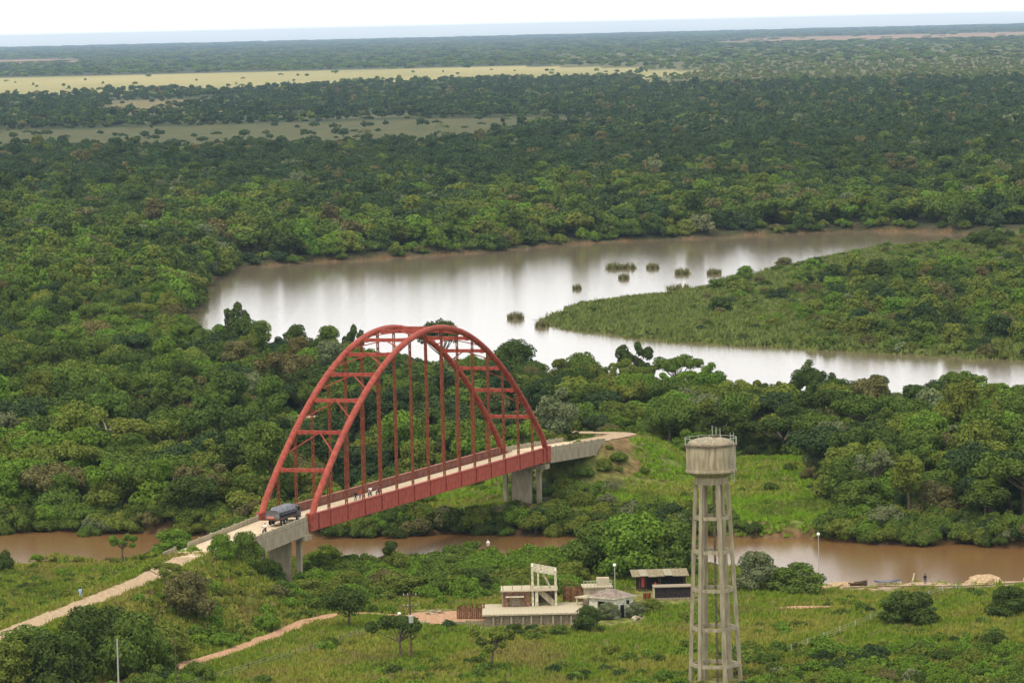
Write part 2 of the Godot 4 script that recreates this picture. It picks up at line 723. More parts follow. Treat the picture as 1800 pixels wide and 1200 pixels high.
# plants: dictionaries with x, d, kind, v, s (scale), t (tone), turn, and maybe label
func grow_things(list: Array, called: String, category: String, group: String, where: String) -> void:
	list.sort_custom(func(a, b): return a.d < b.d)
	var count := {}
	for p in list:
		if not p.has("label"):
			p.stem = "%s %s %s %s, %s" % [TONE_WORD[p.t], KIND_WORD[p.kind], category, where, place_words(p.x, p.d)]
			count[p.stem] = count.get(p.stem, 0) + 1
	var seen := {}
	for p in list:
		var label := ""
		if p.has("label"):
			label = p.label
		else:
			var k: int = seen.get(p.stem, 0)
			seen[p.stem] = k + 1
			label = p.stem if count[p.stem] == 1 else ("farthest " if k == count[p.stem] - 1 else ORD[mini(k, 25)] + " ") + p.stem
		var o := thing(called, label, category, Vector3(p.x, p.y if p.has("y") else land(p.x, p.d), -p.d), p.turn, group)
		o.scale = Vector3(p.s, p.s * p.get("tall", 1.0), p.s)
		inst("trunk" if category == "tree" else "stem", trunk_mesh(p.kind, p.v), M.bark, o)
		inst("crown" if category == "tree" else "foliage", crown_mesh(p.kind, p.v, 0), M.tone[p.t], o)

func pick_tone(x: float, d: float, r: RandomNumberGenerator) -> int:
	var n := nz3.get_noise_2d(x * 2.2, d * 1.2) + r.randf_range(-0.45, 0.45)
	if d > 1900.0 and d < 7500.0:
		n -= 0.72 * smoothstep(2050.0, 2900.0, d + nz3.get_noise_2d(x, d * 0.4) * 500.0)  # shifts to darker tones, painting cloud shade over the distant woods
	if r.randf() < 0.045:
		return 4
	if r.randf() < 0.025:
		return 6
	if n < -0.38: return 5
	if n < -0.12: return 0
	if n < 0.16: return 1
	if n < 0.42: return 2
	return 3

func in_view(x: float, d: float) -> bool:
	return absf(x) < d * 0.1125 * 1.12 + 14.0

func plant(x: float, d: float, r: RandomNumberGenerator, kinds: Array, smin: float, smax: float) -> Dictionary:
	var k: int = kinds[r.randi() % kinds.size()]
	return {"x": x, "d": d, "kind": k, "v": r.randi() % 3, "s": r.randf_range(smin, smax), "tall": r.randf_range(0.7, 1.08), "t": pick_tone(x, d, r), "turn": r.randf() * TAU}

func put_plant(mass: String, p: Dictionary, lod: int, y: float) -> void:
	var s: float = p.s
	var b := Basis(Vector3.UP, p.turn).scaled(Vector3(s, s * p.tall, s))
	put(mass, [p.kind, p.v, lod], Transform3D(b, Vector3(p.x, y, -p.d)), tone_color(p.t, rng))

func build_forest() -> void:
	var r := RandomNumberGenerator.new()
	r.seed = 4242
	var trees := []
	var bushes := []
	# beyond the near river, to the far river's south bank
	var d := 822.0
	while d < 1560.0:
		var cell := 6.2 + (d - 800.0) * 0.0025
		var lim := d * 0.1125 * 1.12 + 14.0
		var x := -lim
		while x < lim:
			var px := x + r.randf_range(-0.5, 0.5) * cell
			var pd := d + r.randf_range(-0.5, 0.5) * cell
			x += cell
			var s := shore(px, pd)
			if s < 3.0:
				continue
			var rd := road_dist(Vector2(px, pd), FAR_ROAD).x if pd < 1120.0 else 99.0
			if rd < 7.0:
				continue
			var rel := Vector3(px, 0, -pd) - B0
			var bs := rel.dot(AX)
			var bl := absf(rel.dot(LT))
			var under := bs < 158.0 and bl < 10.5 and bs > 20.0
			if under and (r.randf() < 0.25 or open_near(px, pd)):
				continue
			if on_spit(px, pd):
				# low scrub on the spit
				var deep := clampf((px - 30.0) / 120.0, 0.0, 1.0) * clampf((s - 6.0) / 40.0, 0.0, 1.0)
				if s < 5.0 or r.randf() > 0.12 + deep * 0.85:
					continue
				var q := plant(px, pd, r, [3, 3, 3, 5], 0.4 + deep * 0.12, 0.75 + deep * (0.25 if pd < 1700.0 else 0.0))
				if q.kind == 5:
					q.s *= 0.55
				put_plant("scrub", q, 0, land(px, pd) - 0.2)
				continue
			if rd < 17.0 and px > 12.0 and nz2.get_noise_2d(px * 3.0, pd * 3.0) < 0.1:
				continue
			if open_near(px, pd):
				if r.randf() < 0.15:
					bushes.append(plant(px, pd, r, [3], 0.25, 0.75))
				continue
			var p: Dictionary
			if under:
				p = plant(px, pd, r, [3], 0.4, 0.95)
			elif s < 9.0:
				p = plant(px, pd, r, [3, 3, 5, 5, 2, 0], 0.75, 1.15)
				if p.kind == 3:
					p.s *= 1.25
			elif rd < 12.0:
				p = plant(px, pd, r, [3], 0.5, 0.9)
			else:
				p = plant(px, pd, r, [0, 0, 5, 5, 5, 1, 2, 3, 4], 0.66, 1.5)
				if p.kind == 3:
					p.s *= 1.3
			var col := pixel_x(px, pd)
			if pd > 955.0 and pd < 1078.0 and col > 468.0 and col < 625.0 and p.kind != 3:
				p.kind = 3
				p.s = minf(p.s, 0.62)
			if pd > 1000.0 and s < 60.0 and px > -30.0:
				p.s *= 0.66 + 0.24 * s / 60.0
			elif pd > 1000.0 and s < 40.0:
				p.s *= 0.85
			# keep the sight line to the bridge's far span and road open
			if px > -40.0 and px < 12.0 + (pd - 850.0) * 0.2 and pd < 925.0 and p.kind != 3:
				p.kind = 3
				p.s = minf(p.s, 1.1)
			if p.kind == 3:
				bushes.append(p)
			else:
				trees.append(p)
		d += cell
	# bushes hanging over the water's edge
	for i in 9000:
		var pd := r.randf_range(785.0, 905.0)
		var px := r.randf_range(-1, 1) * (pd * 0.126 + 10.0)
		var s := shore(px, pd)
		if pd < 825.0 - 0.45 * maxf(px, 0.0) + 0.13 * maxf(-px, 0.0) or s < 0.2 or s > 7.0:
			continue
		if px > 36.0 and px < 56.0 and r.randf() < 0.8:
			continue
		bushes.append(plant(px, pd, r, [3], 0.5, 1.15))
	trees.sort_custom(func(a, b): return a.d < b.d)
	bushes.sort_custom(func(a, b): return a.d < b.d)
	grow_things(trees.slice(0, 260), "forest_tree", "tree", "trees of the forest beyond the near river", "across the river")
	grow_things(bushes.slice(0, 260), "river_bush", "bush", "bushes beyond the near river", "across the river")
	for p in trees.slice(260):
		put_plant("forest", p, 0, land(p.x, p.d) - 0.2)
	for p in bushes.slice(260):
		put_plant("forest", p, 0, land(p.x, p.d) - 0.2)
	# understorey between the trunks
	for i in 5200:
		var pd := 830.0 + r.randf() * 480.0
		var px := r.randf_range(-1, 1) * (pd * 0.126 + 14.0)
		if shore(px, pd) < 2.5 or open_near(px, pd) or on_spit(px, pd):
			continue
		if pd < 1120.0 and road_dist(Vector2(px, pd), FAR_ROAD).x < 5.5:
			continue
		var rel := Vector3(px, 0, -pd) - B0
		put_plant("forest", plant(px, pd, r, [3], 0.3, 0.7), 1, land(px, pd) - 0.2)
	flush_stuff("forest", "deep forest of mixed green crowns between the two river reaches", "forest", "trees")
	for i in 26000:
		var pd := r.randf_range(1220.0, 1900.0)
		var px := r.randf_range(5.0, 220.0)
		if px > pd * 0.126 + 10.0 or not on_spit(px, pd):
			continue
		var s := r.randf_range(1.6, 3.0)
		var k := r.randf_range(0.85, 1.15)
		put("scrub", ["grass%d" % (r.randi() % 3)], Transform3D(Basis(Vector3.UP, r.randf() * TAU).scaled(Vector3(s * 1.3, s, s * 1.3)), Vector3(px, land(px, pd) - 0.1, -pd)), Color(0.16 * k, 0.195 * k, 0.05 * k))
	flush_stuff("scrub", "low green scrub covering the tongue of land in the far river", "scrub", "bushes")
	print("forest 1 ", Time.get_ticks_msec())
	# beyond the far river
	d = 1830.0
	while d < 3460.0:
		var cell := 7.0 + (d - 1900.0) * 0.0016
		var lim := d * 0.126 + 14.0
		var x := -lim
		while x < lim:
			var px := x + r.randf_range(-0.5, 0.5) * cell
			var pd := d + r.randf_range(-0.5, 0.5) * cell
			x += cell
			var s := shore(px, pd)
			if s < 4.0 or on_spit(px, pd) or px > 190.0 and pd < 1985.0 and r.randf() < 0.75:
				continue
			if field_far(px, pd) > 0.0 and r.randf() > 0.04:
				continue
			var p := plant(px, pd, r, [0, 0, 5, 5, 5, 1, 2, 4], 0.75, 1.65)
			if s < 12.0:
				p = plant(px, pd, r, [3, 3, 5], 0.9, 1.3)
			put_plant("far_forest", p, 1, (land(px, pd) if pd < 2150.0 else 3.0) - 0.2)
		d += cell
	# right part of the spit and the land behind it
	for i in 2600:
		var pd := r.randf_range(1180.0, 1960.0)
		var px := r.randf_range(60.0, pd * 0.126 + 14.0)
		if shore(px, pd) < 5.0 or not on_spit(px, pd) or r.randf() > (px - 60.0) / 90.0:
			continue
		var q := plant(px, pd, r, [5, 3, 3], 0.55, 1.0)
		if pd > 1700.0 and px > 110.0:
			q.s *= 0.55
		put_plant("far_forest", q, 1, land(px, pd) - 0.2)
	# left side between forest and far forest
	for i in 4200:
		var pd := r.randf_range(1550.0, 1850.0)
		var px := r.randf_range(-pd * 0.126 - 14.0, -95.0)
		if shore(px, pd) < 4.0:
			continue
		put_plant("far_forest", plant(px, pd, r, [0, 5, 5, 1, 2, 3], 0.8, 1.4), 1, land(px, pd) - 0.2)
	flush_stuff("far_forest", "dark broadleaf forest with painted cloud shade stretching away behind the far river", "forest", "trees")
	print("forest 2 ", Time.get_ticks_msec())
	# plains: tree belts and scattered savanna trees
	d = 3400.0
	while d < 9500.0:
		var cell := 9.5 + (d - 3400.0) * 0.0045
		var lim := d * 0.126
		var x := -lim
		while x < lim:
			var px := x + r.randf_range(-0.5, 0.5) * cell
			var pd := d + r.randf_range(-0.5, 0.5) * cell
			x += cell
			var f := field_far(px, pd)
			var keep := 1.0
			if f == 1.0: keep = 0.035
			elif f == 1.5: keep = 0.06
			elif f == 2.0: keep = 0.03
			elif f == 3.0: keep = 0.75
			if r.randf() > keep:
				continue
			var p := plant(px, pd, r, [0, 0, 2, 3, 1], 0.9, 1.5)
			if f > 0.0:
				p.s *= 0.72
			if f == 3.0:
				p.t = [2, 2, 1, 6, 4, 1][r.randi() % 6]
			put_plant("plain_woods", p, 2, 2.9)
		d += cell
	d = 9500.0
	while d < 47000.0:
		var cell := 34.0 + (d - 9500.0) * 0.004
		var lim := d * 0.126
		var x := -lim
		while x < lim:
			var px := x + r.randf_range(-0.5, 0.5) * cell
			var pd := d + r.randf_range(-0.5, 0.5) * cell * 3.0
			x += cell
			var f := field_far(px, pd)
			if f == 2.0 and r.randf() > 0.01 or f == 2.5 and r.randf() > 0.05 or f == 3.0 and r.randf() > 0.8:
				continue
			var p := plant(px, pd, r, [0, 0, 1], 1.2, 1.9)
			p.tall = 0.7
			var grow := 1.0 + (d - 9500.0) * 0.00016
			p.s *= grow
			p.tall = 0.75 / grow
			put_plant("plain_woods", p, 2, 2.5)
		d += cell * 3.0
	flush_stuff("plain_woods", "woods and scattered trees over the plain towards the horizon", "woods", "trees")
	print("forest 3 ", Time.get_ticks_msec())
const NEAR_TREES := [
	[-71.1, 653.5, 5, 1, 0.98, 0.65, "big mid green tree at the bottom left corner of the view"],
	[-63.5, 660.9, 5, 0, 1.07, 1.15, "dark dense tree below the dirt road, left foreground"],
	[-60.4, 668.1, 5, 0, 0.96, 1.03, "dark tree in the middle of the lower left clump"],
	[-52.9, 657.4, 5, 1, 0.82, 0.87, "green tree at the right end of the lower left clump"],
	[-55.7, 652.1, 5, 1, 1.02, 1.25, "leafy green tree left of the path at the bottom"],
	[-65.1, 649.6, 5, 1, 0.89, 1.08, "green tree below the dirt road's lower end"],
	[-51.1, 697.9, 5, 4, 0.96, 0.97, "brown-olive tree standing alone between dirt road and path"],
	[-26.5, 702.8, 0, 0, 0.84, 1.01, "dark tree at the bend of the red path"],
	[-55.2, 706.5, 1, 2, 0.6, 0.8, "small umbrella-shaped tree at the roadside near the bridge ramp"],
	[-69.8, 800.2, 4, 3, 0.60, 0.95, "thin young tree over the river left of the ramp"],
	[-17.5, 667.0, 1, 0, 0.84, 0.96, "dark wide tree behind the transformer pole"],
	[-4.0, 655.2, 4, 2, 0.83, 0.93, "thin olive tree in the grass in front of the ruin"],
	[13.0, 765.7, 5, 1, 1.10, 1.03, "green tree behind the white house, nearest the ruin"],
	[19.6, 761.3, 5, 3, 1.43, 1.00, "largest bright green tree behind the white house"],
	[26.1, 763.2, 5, 1, 1.14, 1.09, "green tree behind the dark shed by the water tower"],
	[39.0, 739.1, 5, 6, 0.83, 1.00, "pale flowering tree right beside the water tower"],
	[45.3, 737.9, 5, 1, 1.01, 0.66, "round green bush between flowering tree and lamp post"],
	[60.2, 695.5, 5, 0, 1.04, 0.65, "large dark bush in the middle of the right field"],
	[76.1, 700.1, 5, 0, 0.79, 0.76, "dark bush at the right edge near the sandy shore"],
	[-21.5, 780.6, 2, 0, 0.51, 0.86, "slim dark tree on the river bank right of the pier"],
	[10.6, 693.0, 5, 0, 0.52, 1.04, "small round dark tree in front of the white house"],
	[-60.9, 802.7, 5, 3, 0.85, 0.71, "bright green bush at the left side of the bridge ramp"],
	[-34.1, 774.9, 4, 1, 0.58, 0.83, "thin tree in front of the near pier"],
	[-52.6, 671.0, 5, 2, 0.92, 0.80, "olive tree at the lower end of the red path"],
	[-72.9, 643.6, 5, 2, 0.88, 0.91, "olive tree filling the left edge of the foreground"],
	[-66.1, 644.2, 5, 0, 1.05, 1.06, "dark tree cut off by the bottom edge at left"],
	[16.6, 774.8, 5, 1, 1.16, 0.89, "mid green tree nearest the river behind the white house"],
	[23.4, 773.4, 5, 3, 1.16, 0.94, "bright tree nearest the river left of the tower"],
	[-7.5, 746.3, 5, 0, 0.75, 0.75, "dark shrub-like tree left of the ruin's frame"],
	[-12.5, 765.9, 5, 1, 1.05, 0.51, "wide green tree on the bank left of the ruin"],
	[-19.7, 742.6, 5, 2, 0.93, 0.56, "olive dome tree above the sandy lot"],
	[-42.1, 743.0, 5, 1, 0.84, 0.76, "green tree on the ramp slope near the red soil"],
	[-34.4, 737.9, 5, 2, 0.83, 0.62, "olive tree below the near pier"],
	[14.0, 709.2, 5, 6, 0.43, 0.78, "grey-green bush in front of the white house's corner"],
	[18.5, 709.8, 5, 6, 0.37, 0.83, "small grey bush right of the white house's front"],
	[21.0, 714.8, 5, 2, 0.45, 0.65, "olive bush between white house and dark shed"],
	[6.3, 689.2, 5, 1, 0.34, 0.69, "low green bush in the grass below the platform"],
	[-0.6, 691.7, 5, 0, 0.35, 0.75, "dark low bush against the platform wall"],
	[-89.8, 789.0, 3, 0, 0.66, 1.61, "dark bush by the water at the left edge"],
	[-44.0, 733.0, 5, 1, 0.62, 1.3, "green tree overgrowing the concrete ramp's parapet"],
	[-40.5, 740.5, 5, 0, 0.55, 1.35, "dark tree under the concrete ramp beside the pier"],
	[-47.5, 728.0, 5, 3, 0.5, 1.1, "bright low tree at the ramp's lower end"],
]

const BANK_TREES := [
	[30.0, 1128.0, 4, 0, 1.15, 1.42, "lone umbrella-shaped tree standing out against the far river"],
	[40.5, 1116.0, 1, 1, 1.18, 1.08, "wide flat-topped tree on the far river's near bank"],
	[71.9, 1080.0, 1, 0, 0.82, 1.36, "dark flat-topped tree breaking the bank line right of the tower"],
	[105.6, 1068.0, 1, 1, 1.18, 0.92, "broad flat tree on the bank at the far right"],
	[86.3, 1070.0, 2, 0, 0.79, 0.99, "small dark upright tree on the bank beyond the tower"],
	[-78.1, 1290.0, 4, 0, 1.15, 1.64, "airy tree in front of the white water at left"],
	[-75.5, 1272.0, 5, 0, 1.51, 1.01, "dark dense tree below the airy tree at the far river"],
	[-59.6, 1255.0, 2, 0, 1.03, 1.07, "dark narrow tree left of the arch top"],
	[-50.2, 1238.0, 2, 1, 1.22, 1.01, "taller green tree left of the arch top"],
	[-43.0, 1230.0, 4, 0, 0.82, 2.03, "thin tree next to the arch's left shoulder"],
	[-18.5, 1190.0, 1, 0, 1.08, 1.83, "flat dark tree seen just above the arch crown"],
	[0.7, 1158.0, 5, 0, 1.45, 1.06, "large dark round tree right of the arch's crown"],
	[17.1, 1142.0, 0, 1, 1.24, 1.00, "green tree on the bank between arch and umbrella tree"],
	[187.1, 1775.0, 0, 0, 1.69, 0.74, "tall dark tree on the land behind the far river, right"],
]

func build_near_plants() -> void:
	var r := RandomNumberGenerator.new()
	r.seed = 99
	var list := []
	for a in NEAR_TREES:
		list.append({"x": a[0], "d": a[1], "kind": a[2], "v": r.randi() % 3, "s": a[4], "tall": a[5], "t": a[3], "turn": r.randf() * TAU, "label": a[6]})
	var ut := list.filter(func(p): return not (p.label.contains("bush") or p.label.contains("shrub mass")))
	var bank := []
	for a in BANK_TREES:
		bank.append({"x": a[0], "d": a[1], "kind": a[2], "v": r.randi() % 3, "s": a[4], "tall": a[5], "t": a[3], "turn": r.randf() * TAU, "label": a[6]})
	grow_things(bank, "riverside_tree", "tree", "trees standing out along the far river", "at the far river")
	grow_things(ut, "tree", "tree", "trees on the near side of the river", "on the near side")
	grow_things(list.filter(func(p): return p.label.contains("bush") or p.label.contains("shrub mass")), "bush", "bush", "large bushes on the near side", "on the near side")
	var dead := [[-68.5, 884.0, 0.8, 0.5, "pale bare leaning tree on the far bank left of the bridge"], [-88.0, 985.0, 1.0, 0.1, "pale bare trunk rising from the forest at far left"], [-46.0, 905.0, 0.75, 0.15, "pale bare trunk just left of the near arch foot"], [70.0, 905.0, 0.8, 0.2, "pale bare tree in the forest right of the tower"], [36.0, 1000.0, 0.9, 0.1, "pale bare tree behind the water tower's tank"]]
	for a in dead:
		var o := inst("dead_tree", trunk_mesh(4, r.randi() % 3), M.pale_bark, self)
		o.position = Vector3(a[0], land(a[0], a[1]), -a[1])
		o.rotation = Vector3(0, r.randf() * TAU, a[3])
		o.scale = Vector3.ONE * a[2] * 1.25
		tag(o, a[4], "tree", "bare pale trees")
	# shrubs of the near bank and the fields
	var shrubs := []
	for i in 7600:
		var d := r.randf_range(612.0, 806.0)
		var x := r.randf_range(-1, 1) * (d * 0.1125 * 1.1 + 5.0)
		var s := shore(x, d)
		if s < 1.0:
			continue
		var p := pixel_x(x, d)
		var n := nz2.get_noise_2d(x * 4.5, d * 2.6)
		var dens := 0.0
		var smin := 0.18
		var smax := 0.5
		var rd := road_dist(Vector2(x, d), NEAR_ROAD).x
		if d < 668.0:
			dens = 0.4 + n * 1.1
			if p > 1280.0:
				dens = 1.15 + n * 0.9
				smin = 0.25
				smax = 0.75
			elif p < 330.0:
				dens = 0.75
				smax = 0.8
			elif p < 640.0:
				dens = -0.05 + n * 0.4
		if d >= 668.0:
			dens = -0.06 + n * 1.2
		if d > 738.0 and p > 520.0 and p < 1010.0:
			dens = 0.85
			smin = 0.4
			smax = 1.05
			if d > 785.0: smax = 0.75
		if d > 725.0 and d < 770.0 and p > 540.0 and p <= 1000.0 and p < 620.0 + (d - 725.0) * 20.0:
			dens = maxf(dens, 0.6)
		if rd > 6.0 and rd < 22.0:
			dens = maxf(dens, 0.62 + n * 0.5)
			smin = 0.25
			smax = 0.75
			if p < 300.0 and d > 760.0:
				smax = 0.45
			if (Vector3(x, 0, -d) - B0).dot(LT) > 0.0:
				smin = 0.18
				smax = 0.3 + (rd - 6.0) * 0.03
				dens = maxf(dens, 0.95)
		elif p < 330.0 and rd > 6.0 and (Vector3(x, 0, -d) - B0).dot(LT) < 0.0:
			dens = maxf(dens, 0.9 if d < 785.0 else 0.45)
			smin = 0.15
			smax = 0.42
		if p > 1330.0 and d > 730.0 and s < 16.0:
			dens = -0.5
		if p > 1290.0 and d > 668.0 and d < 696.0:
			dens = maxf(dens, 0.4 + n * 1.0 - (0.4 if p < 1450.0 else 0.0))
		if rd < 5.6 or near_path(x, d) or built(x, d):
			continue
		var rel := Vector3(x, 0, -d) - B0
		if absf(rel.dot(LT)) < 6.5 and rel.dot(AX) > -34.0:
			smax = 0.6
		if r.randf() > dens * 0.62:
			continue
		var q := plant(x, d, r, [3], smin, smax)
		q.t = [1, 3, 2, 1, 3, 3, 2][r.randi() % 7] if r.randf() < 0.85 else q.t
		shrubs.append(q)
	shrubs.sort_custom(func(a, b): return a.s / a.d > b.s / b.d)
	grow_things(shrubs.slice(0, 220), "shrub", "shrub", "shrubs on the near side of the river", "on the near bank")
	for p in shrubs.slice(220):
		put_plant("thicket", p, 1, land(p.x, p.d) - 0.15)
	flush_stuff("thicket", "low green shrubs mixed through the foreground grass", "shrubs", "shrubs")
	# grass
	var gm := []
	for v in 3:
		var vv := PackedVector3Array()
		var cc := PackedColorArray()
		for i in 26:
			var a := r.randf() * TAU
			var o := Vector3(cos(a), 0, sin(a)) * sqrt(r.randf()) * 0.75
			var lean := Vector3(r.randf_range(-0.35, 0.35), r.randf_range(0.3, 0.75), r.randf_range(-0.35, 0.35))
			var w := Vector3(cos(a + 1.3), 0, sin(a + 1.3)) * 0.13
			var k := r.randf_range(0.8, 1.2)
			for q in [o - w, o + w, o + lean]:
				vv.append(q)
				cc.append(Color(k, k, k))
		var arr := []
		arr.resize(Mesh.ARRAY_MAX)
		arr[Mesh.ARRAY_VERTEX] = vv
		arr[Mesh.ARRAY_COLOR] = cc
		var me := ArrayMesh.new()
		me.add_surface_from_arrays(Mesh.PRIMITIVE_TRIANGLES, arr)
		me.surface_set_material(0, M.leaf)
		crowns["grass%d" % v] = me
	for i in 80000:
		var d := r.randf_range(606.0, 806.0)
		var x := r.randf_range(-1, 1) * (d * 0.1125 * 1.08 + 4.0)
		if i > 62000:
			d = r.randf_range(815.0, 985.0)
			x = r.randf_range(-45.0, 75.0)
			if not open_near(x, d):
				continue
		if near_path(x, d) or built(x, d):
			continue
		if d < 806.0 and road_dist(Vector2(x, d), NEAR_ROAD).x < 2.6:
			continue
		var y := land(x, d)
		if y < 0.35 or (x > 46.0 and d < 775.0 and r.randf() < 0.95 and shore(x, d) < 14.0):
			continue
		var n := nz.get_noise_2d(x * 2.6, d * 2.6) + r.randf_range(-0.3, 0.3)
		var c := Color(0.17, 0.25, 0.025).lerp(Color(0.29, 0.285, 0.055), clampf(n * 1.7 + 0.42, 0, 1)).lerp(Color(0.27, 0.2, 0.08), clampf(nz2.get_noise_2d(x * 3.5, d * 1.8) * 2.4 - 0.6, 0, 0.5))
		if d > 810.0:
			c = Color(0.19, 0.32, 0.022).lerp(Color(0.28, 0.29, 0.055), clampf(n * 1.5 + 0.3, 0, 1)).lerp(Color(0.12, 0.17, 0.03), clampf(nz2.get_noise_2d(x * 5.0, d * 2.5) * 2.0, 0, 0.8))
		if r.randf() < 0.05:
			c = Color(0.27, 0.22, 0.1)
		var s := r.randf_range(0.6, 1.35)
		put("grass", ["grass%d" % (r.randi() % 3)], Transform3D(Basis(Vector3.UP, r.randf() * TAU).scaled(Vector3(s, s * r.randf_range(0.7, 1.2), s)), Vector3(x, y - 0.05, -d)), c)
	flush_stuff("grass", "bright green grass of the fields on both river banks", "grass", "tufts")
	# reeds standing in the far river
	var rv := PackedVector3Array()
	var rc := PackedColorArray()
	for i in 260:
		var a := r.randf() * TAU
		var q := sqrt(r.randf())
		var o := Vector3(cos(a) * q * 2.6, -0.4, sin(a) * q * 2.2)
		var top := o + Vector3(r.randf_range(-0.7, 0.7), r.randf_range(1.6, 4.0) * (1.1 - q * 0.5), r.randf_range(-0.7, 0.7))
		var w := Vector3(cos(a * 3.0), 0, sin(a * 3.0)) * 0.2
		var k := r.randf_range(0.75, 1.2)
		for e in [o - w, o + w, top]:
			rv.append(e)
			rc.append(Color(k, k, k * 0.9))
	var ra := []
	ra.resize(Mesh.ARRAY_MAX)
	ra[Mesh.ARRAY_VERTEX] = rv
	ra[Mesh.ARRAY_COLOR] = rc
	var rm := ArrayMesh.new()
	rm.add_surface_from_arrays(Mesh.PRIMITIVE_TRIANGLES, ra)
	var reeds := [[40.5, 1772, 1.5, "widest clump of reeds standing in the far river"], [46.0, 1771, 1.3, "reed clump touching the widest clump in the far river"], [55.5, 1767, 1.1, "brown reed clump just right of the widest one"], [42.5, 1700, 0.9, "low reed clump in front of the widest one"], [65.2, 1722, 1.3, "pale reed clump midway across the far river"], [77.0, 1717, 1.1, "upright reed clump near the spit's back shore"], [81.0, 1665, 1.5, "dark reed clump touching the spit's back shore"], [60.0, 1613, 1.9, "broad reed clump off the spit's upper side"], [35.7, 1530, 0.9, "short reeds close to the spit's upper edge"], [1.5, 1482, 1.2, "sparse reeds off the tip of the spit"], [9.7, 1440, 1.0, "reeds in the shallows below the spit's tip"], [24.0, 1640, 0.6, "tiny tuft of reeds alone in mid river"]]
	for a in reeds:
		var o := inst("reed_clump", rm, M.reed, self)
		o.position = Vector3(a[0], 0, -a[1])
		o.rotation.y = r.randf() * TAU
		o.scale = Vector3(a[2], 0.75 + a[2] * 0.25, a[2])
		tag(o, a[3], "reeds", "reed clumps in the far river")

func near_path(x: float, d: float) -> bool:
	if d > 735.0 or x < -75.0 or x > 55.0:
		return false
	var p := Vector2(x, d)
	if road_dist(p, PATH).x < 1.9:
		return true
	return Geometry2D.is_point_in_polygon(p, LOT) or ((p - Vector2(45.6, 716.5)) / Vector2(5.6, 2.6)).length() < 1.0

func built(x: float, d: float) -> bool:
	return (x > -6.5 and x < 19.5 and d > 700.0 and d < 727.0) or (x > 18.5 and x < 30.0 and d > 722.0 and d < 752.0) or Vector2(x - 27.7, d - 639.0).length() < 4.6

const PATH := [Vector3(-19, 0, 718), Vector3(-25, 0, 722), Vector3(-29, 0, 721), Vector3(-33, 0, 714), Vector3(-38, 0, 698), Vector3(-44, 0, 681), Vector3(-51.5, 0, 664), Vector3(-60, 0, 648), Vector3(-70, 0, 628)]
var LOT := PackedVector2Array([Vector2(-19.5, 712), Vector2(-16.5, 727), Vector2(-5, 726), Vector2(-3.5, 715), Vector2(-6.3, 704), Vector2(-13, 705)])

# ---------------------------------------------------------------- bridge
func rib_y(s: float) -> float:
	return DECK + 27.2 * (1.0 - pow(absf(2.0 * s / SPAN - 1.0), 1.972))

